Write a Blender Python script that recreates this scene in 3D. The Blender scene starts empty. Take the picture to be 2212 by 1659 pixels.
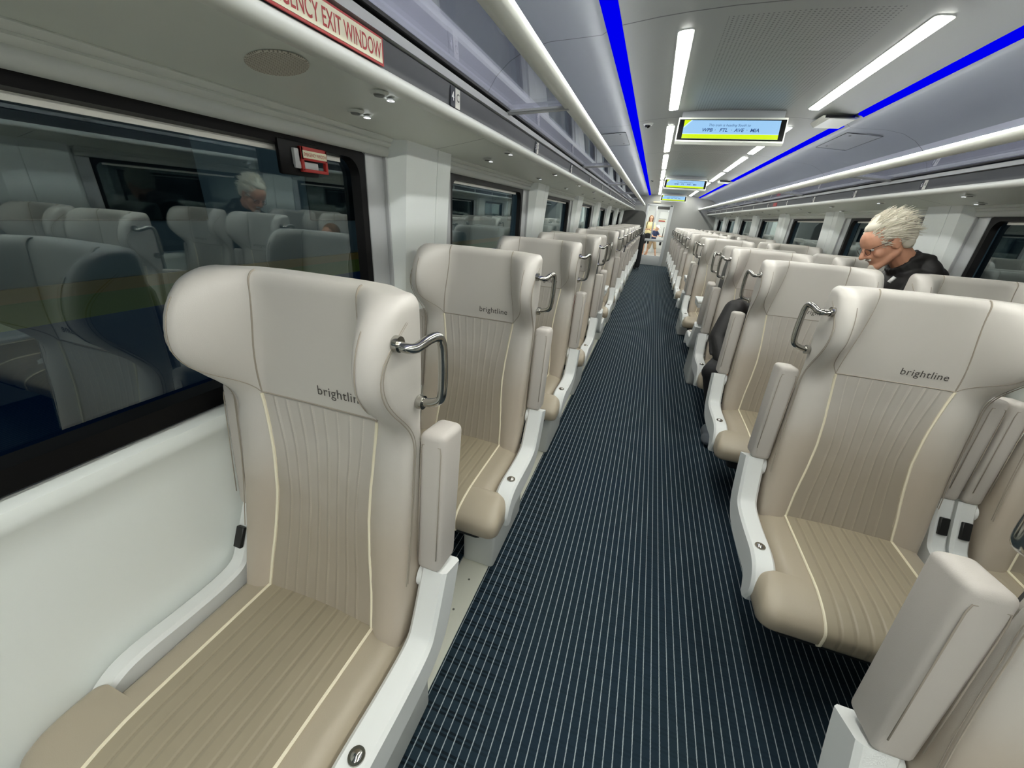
import bpy, bmesh, math, random
from mathutils import Vector, Matrix, noise
random.seed(7)
PI = math.pi
scene = bpy.context.scene
COL = scene.collection
ORD = ['first', 'second', 'third', 'fourth', 'fifth', 'sixth', 'seventh', 'eighth', 'ninth', 'tenth',
       'eleventh', 'twelfth', 'thirteenth', 'fourteenth', 'fifteenth', 'sixteenth']

# ------------------------------------------------------------------ materials
MATS = {}
def lin(c):
    return tuple((x / 12.92 if x <= .04045 else ((x + .055) / 1.055) ** 2.4) for x in c)
def rgb(r, g, b): return lin((r / 255, g / 255, b / 255))

def mat(name, col, rough=.5, metal=0., spec=.5, bump=0., bscale=200., var=0., vscale=3., emit=None, estr=0., coat=0.):
    m = bpy.data.materials.new(name); m.use_nodes = True
    nt = m.node_tree; b = nt.nodes['Principled BSDF']
    b.inputs['Base Color'].default_value = (*col, 1)
    b.inputs['Roughness'].default_value = rough
    b.inputs['Metallic'].default_value = metal
    b.inputs['Specular IOR Level'].default_value = spec
    b.inputs['Coat Weight'].default_value = coat
    if emit:
        b.inputs['Emission Color'].default_value = (*emit, 1)
        b.inputs['Emission Strength'].default_value = estr
    tc = nt.nodes.new('ShaderNodeTexCoord')
    if bump:
        n = nt.nodes.new('ShaderNodeTexNoise'); n.inputs['Scale'].default_value = bscale; n.inputs['Detail'].default_value = 3
        bp = nt.nodes.new('ShaderNodeBump'); bp.inputs['Strength'].default_value = bump; bp.inputs['Distance'].default_value = .002
        nt.links.new(tc.outputs['Object'], n.inputs['Vector'])
        nt.links.new(n.outputs['Fac'], bp.inputs['Height']); nt.links.new(bp.outputs['Normal'], b.inputs['Normal'])
    if var:
        n2 = nt.nodes.new('ShaderNodeTexNoise'); n2.inputs['Scale'].default_value = vscale; n2.inputs['Detail'].default_value = 4
        mx = nt.nodes.new('ShaderNodeMix'); mx.data_type = 'RGBA'
        mx.inputs[6].default_value = (*[c * (1 - var) for c in col], 1); mx.inputs[7].default_value = (*[min(1, c * (1 + var)) for c in col], 1)
        nt.links.new(tc.outputs['Object'], n2.inputs['Vector'])
        nt.links.new(n2.outputs['Fac'], mx.inputs[0]); nt.links.new(mx.outputs[2], b.inputs['Base Color'])
    MATS[name] = m
    return m

LEATHER = rgb(199, 194, 187)
mat('leather', LEATHER, .42, bump=.12, bscale=600, var=.05, vscale=4)
mat('leather_cushion', rgb(168, 157, 138), .4, bump=.12, bscale=600, var=.05, vscale=4)
mat('leather_arm', rgb(188, 182, 175), .55, bump=.15, bscale=500, var=.04)
mat('piping', rgb(236, 228, 203), .5)
mat('stitch', rgb(160, 151, 138), .7)
mat('white_plastic', rgb(222, 224, 222), .38, var=.02)
mat('pedestal_grey', rgb(196, 198, 194), .5)
mat('shell_grey', rgb(88, 88, 86), .5)
mat('dark_under', rgb(24, 24, 26), .7)
mat('chrome', rgb(176, 174, 168), .16, metal=1.)
mat('logo_ink', rgb(74, 70, 66), .6)
mat('socket_black', rgb(14, 14, 15), .4)
mat('wall_white', rgb(236, 240, 236), .42, bump=.04, bscale=900, var=.02, vscale=2)
mat('ceiling_grey', rgb(156, 160, 164), .4)
mat('shelf_white', rgb(216, 219, 212), .4, var=.02)
mat('lip_white', rgb(226, 228, 220), .35)
mat('rail_white', rgb(232, 233, 224), .3)
mat('fascia_dark', rgb(66, 68, 70), .35)
mat('fascia_trim', rgb(180, 182, 182), .3)
mat('black_rubber', rgb(8, 8, 9), .4, spec=.2)
mat('alu', rgb(205, 205, 192), .35, var=.03, vscale=8)
mat('screw', rgb(110, 108, 102), .4, metal=.6)
mat('end_grey', rgb(168, 168, 164), .55, var=.03)
mat('door_grey', rgb(196, 198, 198), .4)
mat('door_frame', rgb(208, 210, 210), .35)
mat('light_white', (1, 1, 1), .5, emit=(.985, 1., .92), estr=38.)
mat('rail_led', (1, 1, 1), .5, emit=(.95, .98, 1.), estr=22.)
mat('blue_led', (0, 0, 0), .8, spec=0., emit=(0.0, 0.0, 1.), estr=.86)
mat('reading_led', (1, 1, 1), .5, emit=(.93, .96, 1.), estr=4.)
mat('puck_grey', rgb(120, 122, 118), .45)
mat('grille', rgb(128, 124, 112), .6)
mat('sign_red', rgb(176, 44, 40), .45)
mat('sign_cream', rgb(232, 226, 196), .5)
mat('plaque_white', rgb(222, 220, 210), .5)
mat('plaque_navy', rgb(24, 30, 42), .5)
mat('text_black', rgb(24, 24, 26), .6)
mat('text_white', rgb(235, 235, 232), .6)
mat('screen_black', rgb(6, 6, 7), .2)
mat('screen_blue', (.0, .0, .0), .3, emit=rgb(158, 205, 246), estr=1.0)
mat('screen_yellow', (.0, .0, .0), .3, emit=rgb(214, 246, 10), estr=1.0)
mat('screen_pale', (.0, .0, .0), .3, emit=rgb(202, 232, 255), estr=1.1)
mat('screen_text', (.0, .0, .0), .3, emit=rgb(40, 72, 128), estr=1.0)
mat('skin', rgb(202, 148, 120), .5, bump=.1, bscale=300, var=.08, vscale=25)
mat('skin_pale', rgb(222, 172, 142), .55)
mat('hair_white', rgb(214, 207, 190), .6, var=.14, vscale=30)
mat('beard_white', rgb(214, 206, 194), .7, bump=.5, bscale=400)
mat('hair_brown', rgb(120, 84, 52), .6, var=.15, vscale=30)
mat('black_cloth', rgb(26, 24, 24), .62, bump=.25, bscale=90, var=.15, vscale=12)
mat('dark_trousers', rgb(22, 22, 25), .75, bump=.2, bscale=120)
mat('shoe_grey', rgb(92, 98, 104), .7, bump=.3, bscale=200)
mat('yellow_cloth', rgb(240, 226, 170), .8)
mat('navy_cloth', rgb(36, 48, 84), .8)
mat('khaki_cloth', rgb(172, 148, 118), .8)
mat('cap_white', rgb(232, 222, 220), .8)
mat('black_bag', rgb(26, 27, 30), .6)
mat('grey_bag', rgb(120, 122, 126), .6)
mat('glasses_dark', rgb(44, 40, 38), .3, metal=.5)
mat('eye_white', rgb(225, 222, 215), .3)
mat('eye_dark', rgb(40, 30, 24), .2)
mat('patch_white', rgb(230, 230, 228), .6)
mat('corridor_white', rgb(226, 228, 226), .45)
mat('corridor_floor', rgb(170, 165, 158), .6)
mat('corridor_light', (1, 1, 1), .5, emit=(1, .98, .94), estr=6.)
mat('train_grey', rgb(150, 156, 152), .4)
mat('train_blue', rgb(28, 66, 112), .4)
mat('train_orange', rgb(206, 150, 62), .4)
mat('train_green', rgb(150, 152, 56), .4)
mat('asphalt', rgb(46, 47, 48), .9, var=.2)
mat('red_card', rgb(166, 40, 36), .6)

def nodes(m): return m.node_tree.nodes, m.node_tree.links
def mth(nt, op, a, b=None, c=None):
    n = nt.nodes.new('ShaderNodeMath'); n.operation = op
    for i, v in enumerate((a, b, c)):
        if v is None: continue
        if hasattr(v, 'is_output'): nt.links.new(v, n.inputs[i])
        else: n.inputs[i].default_value = v
    return n.outputs[0]

# quilted leather: light stitched lines along UV u
def quilt_material(name, c0, c1):
    m = mat(name, c0, .45, var=.05, vscale=5); nt = m.node_tree
    b = nt.nodes['Principled BSDF']
    uv = nt.nodes.new('ShaderNodeUVMap'); uv.uv_map = 'UVMap'
    sep = nt.nodes.new('ShaderNodeSeparateXYZ'); nt.links.new(uv.outputs[0], sep.inputs[0])
    u = mth(nt, 'MULTIPLY', sep.outputs[0], 9.)
    d = mth(nt, 'ABSOLUTE', mth(nt, 'SUBTRACT', mth(nt, 'FRACT', mth(nt, 'ADD', u, .5)), .5))
    ins = mth(nt, 'LESS_THAN', mth(nt, 'ABSOLUTE', mth(nt, 'SUBTRACT', sep.outputs[0], .5)), .47)
    mr = nt.nodes.new('ShaderNodeMapRange'); mr.interpolation_type = 'SMOOTHSTEP'
    nt.links.new(d, mr.inputs['Value']); mr.inputs['From Min'].default_value = .02; mr.inputs['From Max'].default_value = .055
    mr.inputs['To Min'].default_value = 1; mr.inputs['To Max'].default_value = 0
    line = mth(nt, 'MULTIPLY', mr.outputs[0], ins)
    # dashes of thread
    dash = mth(nt, 'GREATER_THAN', mth(nt, 'FRACT', mth(nt, 'MULTIPLY', sep.outputs[1], 95.)), .3)
    lf = mth(nt, 'MULTIPLY', mth(nt, 'MULTIPLY', line, mth(nt, 'ADD', mth(nt, 'MULTIPLY', dash, .5), .5)), .55)
    mx = nt.nodes.new('ShaderNodeMix'); mx.data_type = 'RGBA'
    old = b.inputs['Base Color'].links[0].from_socket
    nt.links.new(lf, mx.inputs[0]); nt.links.new(old, mx.inputs[6]); mx.inputs[7].default_value = (*c1, 1)
    nt.links.new(mx.outputs[2], b.inputs['Base Color'])
    mr2 = nt.nodes.new('ShaderNodeMapRange'); mr2.interpolation_type = 'SMOOTHSTEP'
    nt.links.new(d, mr2.inputs['Value']); mr2.inputs['From Max'].default_value = .22
    h = mth(nt, 'ADD', mr2.outputs[0], mth(nt, 'SUBTRACT', 1., ins))
    bp = nt.nodes.new('ShaderNodeBump'); bp.inputs['Strength'].default_value = .5; bp.inputs['Distance'].default_value = .004
    nt.links.new(mth(nt, 'MINIMUM', h, 1.), bp.inputs['Height']); nt.links.new(bp.outputs[0], b.inputs['Normal'])
quilt_material('quilt', rgb(192, 186, 178), rgb(220, 213, 202))
quilt_material('quilt_seat', rgb(157, 146, 125), rgb(141, 129, 108))

def shade_and_wear(name, low, z0, z1):
    # backrest leather browned below the head panel: shade painted in, plus wear from use
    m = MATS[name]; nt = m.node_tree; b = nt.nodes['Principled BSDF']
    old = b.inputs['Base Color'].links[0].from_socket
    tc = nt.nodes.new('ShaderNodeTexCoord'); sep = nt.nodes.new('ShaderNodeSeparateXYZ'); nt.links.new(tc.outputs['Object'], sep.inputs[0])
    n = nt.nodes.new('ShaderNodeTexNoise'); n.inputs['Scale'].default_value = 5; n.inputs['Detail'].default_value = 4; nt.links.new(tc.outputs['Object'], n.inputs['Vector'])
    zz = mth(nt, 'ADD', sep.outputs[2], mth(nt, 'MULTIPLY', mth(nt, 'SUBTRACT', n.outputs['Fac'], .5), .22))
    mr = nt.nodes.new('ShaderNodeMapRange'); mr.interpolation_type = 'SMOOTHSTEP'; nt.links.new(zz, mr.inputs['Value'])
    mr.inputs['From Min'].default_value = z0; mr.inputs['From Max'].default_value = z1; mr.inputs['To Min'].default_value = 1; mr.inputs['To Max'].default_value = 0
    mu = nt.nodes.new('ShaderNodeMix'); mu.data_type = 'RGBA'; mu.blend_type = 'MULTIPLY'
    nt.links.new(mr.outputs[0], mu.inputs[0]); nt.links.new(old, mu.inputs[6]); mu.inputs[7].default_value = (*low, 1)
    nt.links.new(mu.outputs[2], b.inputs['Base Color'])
shade_and_wear('leather', (.80, .73, .64), .66, 1.02)
shade_and_wear('quilt', (.68, .63, .55), .66, 1.0)

def carpet_material():
    m = mat('carpet', rgb(32, 42, 52), .95, spec=.1); nt = m.node_tree; b = nt.nodes['Principled BSDF']
    tc = nt.nodes.new('ShaderNodeTexCoord'); sep = nt.nodes.new('ShaderNodeSeparateXYZ'); nt.links.new(tc.outputs['Object'], sep.inputs[0])
    X, Y = sep.outputs[0], sep.outputs[1]
    wob = nt.nodes.new('ShaderNodeTexNoise'); wob.inputs['Scale'].default_value = 160; nt.links.new(tc.outputs['Object'], wob.inputs['Vector'])
    xw = mth(nt, 'ADD', X, mth(nt, 'MULTIPLY', mth(nt, 'SUBTRACT', wob.outputs['Fac'], .5), .0022))
    d = mth(nt, 'ABSOLUTE', mth(nt, 'SUBTRACT', mth(nt, 'FRACT', mth(nt, 'MULTIPLY', xw, 1 / .0275)), .5))
    mr = nt.nodes.new('ShaderNodeMapRange'); nt.links.new(d, mr.inputs['Value'])
    mr.inputs['From Min'].default_value = .035; mr.inputs['From Max'].default_value = .075; mr.inputs['To Min'].default_value = 1; mr.inputs['To Max'].default_value = 0
    # dark woven double dashes near the left edge of the aisle
    ed = nt.nodes.new('ShaderNodeMapRange'); nt.links.new(X, ed.inputs['Value'])
    ed.inputs['From Min'].default_value = -.72; ed.inputs['From Max'].default_value = -.6; ed.inputs['To Min'].default_value = 1; ed.inputs['To Max'].default_value = .25
    fy = mth(nt, 'FRACT', mth(nt, 'MULTIPLY', Y, 1 / .05))
    b1 = mth(nt, 'LESS_THAN', mth(nt, 'ABSOLUTE', mth(nt, 'SUBTRACT', fy, .4)), .07)
    b2 = mth(nt, 'LESS_THAN', mth(nt, 'ABSOLUTE', mth(nt, 'SUBTRACT', fy, .66)), .07)
    band = mth(nt, 'MULTIPLY', mth(nt, 'MULTIPLY', mth(nt, 'MAXIMUM', b1, b2), ed.outputs[0]), .7)
    n = nt.nodes.new('ShaderNodeTexNoise'); n.inputs['Scale'].default_value = 2.2; n.inputs['Detail'].default_value = 3; nt.links.new(tc.outputs['Object'], n.inputs['Vector'])
    base = nt.nodes.new('ShaderNodeMix'); base.data_type = 'RGBA'; nt.links.new(n.outputs['Fac'], base.inputs[0])
    base.inputs[6].default_value = (*rgb(30, 44, 58), 1); base.inputs[7].default_value = (*rgb(38, 51, 56), 1)
    m1 = nt.nodes.new('ShaderNodeMix'); m1.data_type = 'RGBA'; nt.links.new(band, m1.inputs[0]); nt.links.new(base.outputs[2], m1.inputs[6]); m1.inputs[7].default_value = (*rgb(10, 14, 18), 1)
    m2 = nt.nodes.new('ShaderNodeMix'); m2.data_type = 'RGBA'; nt.links.new(mr.outputs[0], m2.inputs[0]); nt.links.new(m1.outputs[2], m2.inputs[6]); m2.inputs[7].default_value = (*rgb(150, 160, 164), 1)
    nt.links.new(m2.outputs[2], b.inputs['Base Color'])
    pile = nt.nodes.new('ShaderNodeTexNoise'); pile.inputs['Scale'].default_value = 700; nt.links.new(tc.outputs['Object'], pile.inputs['Vector'])
    bp = nt.nodes.new('ShaderNodeBump'); bp.inputs['Strength'].default_value = .5; bp.inputs['Distance'].default_value = .003
    nt.links.new(pile.outputs['Fac'], bp.inputs['Height']); nt.links.new(bp.outputs[0], b.inputs['Normal'])
carpet_material()

def ceiling_material():
    m = mat('ceiling_center', rgb(150, 153, 149), .4); nt = m.node_tree; b = nt.nodes['Principled BSDF']
    tc = nt.nodes.new('ShaderNodeTexCoord'); sep = nt.nodes.new('ShaderNodeSeparateXYZ'); nt.links.new(tc.outputs['Object'], sep.inputs[0])
    X, Y = sep.outputs[0], sep.outputs[1]
    P = .0192
    dx = mth(nt, 'SUBTRACT', mth(nt, 'FRACT', mth(nt, 'MULTIPLY', X, 1 / P)), .5)
    dy = mth(nt, 'SUBTRACT', mth(nt, 'FRACT', mth(nt, 'MULTIPLY', Y, 1 / P)), .5)
    r2 = mth(nt, 'ADD', mth(nt, 'MULTIPLY', dx, dx), mth(nt, 'MULTIPLY', dy, dy))
    dot = mth(nt, 'LESS_THAN', r2, .055)
    inx = mth(nt, 'LESS_THAN', mth(nt, 'ABSOLUTE', X), .318)
    ph = mth(nt, 'FRACT', mth(nt, 'MULTIPLY', mth(nt, 'SUBTRACT', Y, 2.25 - 19.3), 1 / 1.93))
    iny = mth(nt, 'LESS_THAN', mth(nt, 'ABSOLUTE', mth(nt, 'SUBTRACT', ph, .5)), .455)
    dots = mth(nt, 'MULTIPLY', mth(nt, 'MULTIPLY', dot, inx), iny)
    seam = mth(nt, 'GREATER_THAN', mth(nt, 'ABSOLUTE', mth(nt, 'SUBTRACT', ph, .5)), .4978)
    f = mth(nt, 'MAXIMUM', mth(nt, 'MULTIPLY', dots, .72), mth(nt, 'MULTIPLY', seam, .85))
    mx = nt.nodes.new('ShaderNodeMix'); mx.data_type = 'RGBA'; nt.links.new(f, mx.inputs[0])
    mx.inputs[6].default_value = (*rgb(150, 153, 149), 1); mx.inputs[7].default_value = (*rgb(50, 52, 52), 1)
    nt.links.new(mx.outputs[2], b.inputs['Base Color'])
ceiling_material()

def seam_material(name, col, y0, pitch, w, rough=.4):
    m = mat(name, col, rough); nt = m.node_tree; b = nt.nodes['Principled BSDF']
    tc = nt.nodes.new('ShaderNodeTexCoord'); sep = nt.nodes.new('ShaderNodeSeparateXYZ'); nt.links.new(tc.outputs['Object'], sep.inputs[0])
    ph = mth(nt, 'FRACT', mth(nt, 'MULTIPLY', mth(nt, 'SUBTRACT', sep.outputs[1], y0 - 10 * pitch), 1 / pitch))
    seam = mth(nt, 'GREATER_THAN', mth(nt, 'ABSOLUTE', mth(nt, 'SUBTRACT', ph, .5)), .5 - w / pitch / 2)
    mx = nt.nodes.new('ShaderNodeMix'); mx.data_type = 'RGBA'; nt.links.new(mth(nt, 'MULTIPLY', seam, .8), mx.inputs[0])
    mx.inputs[6].default_value = (*col, 1); mx.inputs[7].default_value = (*rgb(60, 60, 62), 1)
    nt.links.new(mx.outputs[2], b.inputs['Base Color'])
seam_material('cove_grey', rgb(152, 157, 165), 4.18, 1.93, .007)
seam_material('cove_lit', rgb(204, 206, 220), 4.18, 1.93, .007)  # lower cove tone, lightened to stand in for rail LED light
seam_material('shelf_under', rgb(222, 226, 217), 1.75, 1.95, .004)
seam_material('fascia_seam', rgb(66, 68, 70), 2.0, 1.95, .006)

def glass_material(name, ior, tint, trans_tint):
    m = bpy.data.materials.new(name); m.use_nodes = True; nt = m.node_tree
    for n in list(nt.nodes):
        if n.type != 'OUTPUT_MATERIAL': nt.nodes.remove(n)
    out = [n for n in nt.nodes if n.type == 'OUTPUT_MATERIAL'][0]
    ge = nt.nodes.new('ShaderNodeNewGeometry'); vm = nt.nodes.new('ShaderNodeVectorMath'); vm.operation = 'DOT_PRODUCT'
    nt.links.new(ge.outputs['Normal'], vm.inputs[0]); nt.links.new(ge.outputs['Incoming'], vm.inputs[1])
    cs = mth(nt, 'SUBTRACT', 1., mth(nt, 'ABSOLUTE', vm.outputs['Value']))
    fr = mth(nt, 'ADD', ior, mth(nt, 'MULTIPLY', 1. - ior, mth(nt, 'POWER', cs, 5.)))
    gl = nt.nodes.new('ShaderNodeBsdfGlossy'); gl.inputs['Roughness'].default_value = .0; gl.inputs['Color'].default_value = (*tint, 1)
    tr = nt.nodes.new('ShaderNodeBsdfTransparent'); tr.inputs['Color'].default_value = (*trans_tint, 1)
    mx = nt.nodes.new('ShaderNodeMixShader')
    nt.links.new(fr, mx.inputs[0]); nt.links.new(tr.outputs[0], mx.inputs[1]); nt.links.new(gl.outputs[0], mx.inputs[2])
    nt.links.new(mx.outputs[0], out.inputs[0]); MATS[name] = m
glass_material('window_glass', .14, (.86, .96, .95), (.62, .7, .72))
glass_material('rack_glass', .07, (.92, .94, 1), (.94, .94, .98))
glass_material('door_glass', .02, (.95, .97, 1), (.93, .95, .95))

# ------------------------------------------------------------------ mesh helpers
def link(o, parent=None):
    COL.objects.link(o)
    if parent: o.parent = parent
    return o
def meshobj(name, bm, m, parent=None, smooth=True, angle=None):
    me = bpy.data.meshes.new(name)
    bmesh.ops.recalc_face_normals(bm, faces=bm.faces)
    bm.to_mesh(me); bm.free()
    if m: me.materials.append(MATS[m] if isinstance(m, str) else m)
    if smooth:
        for p in me.polygons: p.use_smooth = True
        if angle:
            me.set_sharp_from_angle(angle=math.radians(angle))
    o = bpy.data.objects.new(name, me)
    return link(o, parent)
def tag(o, label, cat, group=None, kind=None):
    if label: o['label'] = label
    if cat: o['category'] = cat
    if group: o['group'] = group
    if kind: o['kind'] = kind
    return o
def struct(o):
    o['kind'] = 'structure'; return o
def empty(name, loc=(0, 0, 0), rz=0.):
    o = bpy.data.objects.new(name, None); o.empty_display_size = .1
    o.location = loc; o.rotation_euler = (0, 0, rz); return link(o)

def add_box(bm, lo, hi, bev=0., seg=2, M=None):
    r = bmesh.ops.create_cube(bm, size=1.)
    vs = r['verts']
    c = [(a + b) / 2 for a, b in zip(lo, hi)]; s = [abs(b - a) for a, b in zip(lo, hi)]
    for v in vs: v.co = Vector((v.co.x * s[0] + c[0], v.co.y * s[1] + c[1], v.co.z * s[2] + c[2]))
    if bev:
        es = list({e for v in vs for e in v.link_edges})
        r2 = bmesh.ops.bevel(bm, geom=es, offset=bev, segments=seg, profile=.5, affect='EDGES', clamp_overlap=True)
        vs = list({v for f in r2['faces'] for v in f.verts} | {v for v in vs if v.is_valid})
    if M is not None:
        for v in vs: v.co = M @ v.co
    return vs
def box(name, lo, hi, m, parent=None, bev=0., seg=2):
    bm = bmesh.new(); add_box(bm, lo, hi, bev, seg)
    return meshobj(name, bm, m, parent, smooth=bev > 0, angle=40)

def smooth_path(pts, n=8):
    P = [Vector(p) for p in pts]; out = []
    for i in range(len(P) - 1):
        p0 = P[max(i - 1, 0)]; p1 = P[i]; p2 = P[i + 1]; p3 = P[min(i + 2, len(P) - 1)]
        for k in range(n):
            t = k / n
            out.append(.5 * ((2 * p1) + (-p0 + p2) * t + (2 * p0 - 5 * p1 + 4 * p2 - p3) * t * t + (-p0 + 3 * p1 - 3 * p2 + p3) * t ** 3))
    out.append(P[-1]); return out
def add_tube(bm, pts, r, n=8, caps=True):
    P = [Vector(p) for p in pts]; R = r if isinstance(r, (list, tuple)) else [r] * len(P)
    rings = []; up = None
    for i, p in enumerate(P):
        t = (P[min(i + 1, len(P) - 1)] - P[max(i - 1, 0)])
        if t.length < 1e-9: t = Vector((0, 0, 1))
        t.normalize()
        if up is None:
            a = Vector((0, 0, 1)) if abs(t.z) < .9 else Vector((1, 0, 0))
            up = t.cross(a).normalized()
        else:
            up = (up - t * up.dot(t)); up = up.normalized() if up.length > 1e-6 else t.orthogonal().normalized()
        w = t.cross(up)
        rings.append([bm.verts.new(p + (up * math.cos(2 * PI * k / n) + w * math.sin(2 * PI * k / n)) * R[i]) for k in range(n)])
    for a, b in zip(rings[:-1], rings[1:]):
        for k in range(n): bm.faces.new((a[k], a[(k + 1) % n], b[(k + 1) % n], b[k]))
    if caps:
        bm.faces.new(rings[0][::-1]); bm.faces.new(rings[-1])
def tube(name, pts, r, m, parent=None, n=8, sm=0):
    bm = bmesh.new(); add_tube(bm, smooth_path(pts, sm) if sm else pts, r, n)
    return meshobj(name, bm, m, parent, angle=50)
def add_ell(bm, c, r, M=None, u=20, v=12):
    res = bmesh.ops.create_uvsphere(bm, u_segments=u, v_segments=v, radius=1.)
    for w in res['verts']:
        p = Vector((w.co.x * r[0], w.co.y * r[1], w.co.z * r[2]))
        if M is not None: p = M @ p
        w.co = p + Vector(c)
def add_cap(bm, p0, r0, p1, r1, n=14):
    p0 = Vector(p0); p1 = Vector(p1); d = p1 - p0; L = d.length
    if L < 1e-6: add_ell(bm, p0, (r0,) * 3); return
    ax = d.normalized(); pts = []; rad = []
    for k in range(5):
        a = PI / 2 * (k / 4 - 1) * .97; pts.append(p0 + ax * r0 * math.sin(a)); rad.append(r0 * math.cos(a))
    for k in range(1, 4): pts.append(p0.lerp(p1, k / 4)); rad.append(r0 + (r1 - r0) * k / 4)
    for k in range(5):
        a = PI / 2 * (k / 4) * .97; pts.append(p1 + ax * r1 * math.sin(a)); rad.append(r1 * math.cos(a))
    add_tube(bm, pts, rad, n)
def remesh(name, bm, m, voxel, smooth_it, parent=None):
    me = bpy.data.meshes.new(name + '_src'); bm.to_mesh(me); bm.free()
    o = bpy.data.objects.new(name + '_src', me); COL.objects.link(o)
    r = o.modifiers.new('r', 'REMESH'); r.mode = 'VOXEL'; r.voxel_size = voxel
    s = o.modifiers.new('s', 'SMOOTH'); s.factor = .5; s.iterations = smooth_it
    dg = bpy.context.evaluated_depsgraph_get(); dg.update()
    me2 = bpy.data.meshes.new_from_object(o.evaluated_get(dg)); me2.name = name
    bpy.data.objects.remove(o); bpy.data.meshes.remove(me)
    me2.materials.clear(); me2.materials.append(MATS[m])
    for p in me2.polygons: p.use_smooth = True
    return link(bpy.data.objects.new(name, me2), parent)
def text_mesh(s, size, bold=0., shear=0., align='LEFT', space=1.):
    cu = bpy.data.curves.new('t', 'FONT'); cu.body = s; cu.size = size; cu.align_x = align; cu.shear = shear; cu.offset = bold
    cu.space_character = space; cu.resolution_u = 4; cu.extrude = 0
    o = bpy.data.objects.new('t', cu); COL.objects.link(o)
    dg = bpy.context.evaluated_depsgraph_get(); dg.update()
    me = bpy.data.meshes.new_from_object(o.evaluated_get(dg))
    bpy.data.objects.remove(o); bpy.data.curves.remove(cu)
    return me
def text_on(name, s, size, m, origin, ux, uy, parent=None, **k):
    me = text_mesh(s, size, **k); me.name = name
    ux = Vector(ux); uy = Vector(uy); og = Vector(origin)
    for v in me.vertices: v.co = og + ux * v.co.x + uy * v.co.y
    me.materials.clear(); me.materials.append(MATS[m])
    return link(bpy.data.objects.new(name, me), parent)
def extrude_profile(bm, prof, y0, y1, closed=True, ny=1):
    rows = [[bm.verts.new((x, y0 + (y1 - y0) * j / ny, z)) for x, z in prof] for j in range(ny + 1)]
    n = len(prof)
    for a, b in zip(rows[:-1], rows[1:]):
        for k in range(n if closed else n - 1):
            bm.faces.new((a[k], a[(k + 1) % n], b[(k + 1) % n], b[k]))
    if closed:
        bm.faces.new(rows[0][::-1]); bm.faces.new(rows[-1])
def profile(name, prof, y0, y1, m, parent=None, closed=True, angle=35):
    bm = bmesh.new(); extrude_profile(bm, prof, y0, y1, closed)
    return meshobj(name, bm, m, parent, angle=angle)
def mir(prof, s): return [(x * s, z) for x, z in prof]
def sst(a, b, x):
    t = min(1, max(0, (x - a) / (b - a))); return t * t * (3 - 2 * t)

# ------------------------------------------------------------------ train shell
Y0, Y1 = -9., 15.5
fl = box('floor', (-1.62, Y0, -.06), (1.62, Y1, 0), 'carpet'); struct(fl)
st = box('trim_1', (-1.0, Y0, 0), (-.872, 13.9, .004), 'alu'); struct(st)
bm = bmesh.new()
for k in range(-2, 15):
    for dy in (.25, .45, .6):
        y = .5 + k + dy
        bmesh.ops.create_circle(bm, cap_ends=True, radius=.005, segments=10, matrix=Matrix.Translation((-.945 + .02 * (dy > .3), y, .0046)))
sc_ = meshobj('trim_2', bm, 'screw', None, smooth=False); struct(sc_)

# ceiling
prof = [(-.755, 2.283), (-.6, 2.303), (-.48, 2.314), (-.3, 2.325), (0, 2.332), (.3, 2.325), (.48, 2.314), (.6, 2.303), (.755, 2.283)]
prof = prof + [(x, z + .05) for x, z in reversed(prof)]
struct(profile('ceiling', prof, Y0, Y1, 'ceiling_center', angle=60))
for s, side in ((-1, 'left'), (1, 'right')):
    cv = [(.765, 2.31), (.822, 2.262), (.84, 2.252), (.95, 2.245), (1.08, 2.238), (1.19, 2.215), (1.28, 2.17), (1.32, 2.137)]
    lit_cove = [(1.32, 2.137), (1.35, 2.11), (1.41, 2.02), (1.45, 1.93), (1.47, 1.86), (1.48, 1.80)]  # lower cove behind the glass, LED glow painted into its colour
    bm = bmesh.new(); extrude_profile(bm, mir(cv, s), Y0, Y1, closed=False)
    o = meshobj('ceiling_cove_' + side, bm, 'cove_grey', None, angle=50); struct(o); o.name = 'trim_3' if s < 0 else 'trim_4'
    bm = bmesh.new(); extrude_profile(bm, mir(lit_cove, s), Y0, Y1, closed=False)
    struct(meshobj('trim_%d' % (190 if s < 0 else 191), bm, 'cove_lit', None, angle=50))
    # blue led band
    bl = [(.757, 2.286), (.79, 2.278), (.82, 2.263), (.81, 2.30), (.77, 2.31)]
    if s > 0: bl = [(.774, 2.2815), (.795, 2.276), (.812, 2.2665), (.81, 2.30), (.775, 2.31)]
    segs = [(Y0, Y1)] if s < 0 else [(Y0, 3.915), (4.235, 9.255), (9.575, Y1)]
    root = empty('blue_light_strip', (s * .79, (Y0 + Y1) / 2, 2.28))
    tag(root, 'long blue LED light strip along the %s edge of the ceiling' % side, 'light strip')
    for a, b in segs:
        o = profile('led_band', mir(bl, s), a, b, 'blue_led', root); o.matrix_parent_inverse = Matrix.Translation(-Vector(root.location))

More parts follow.
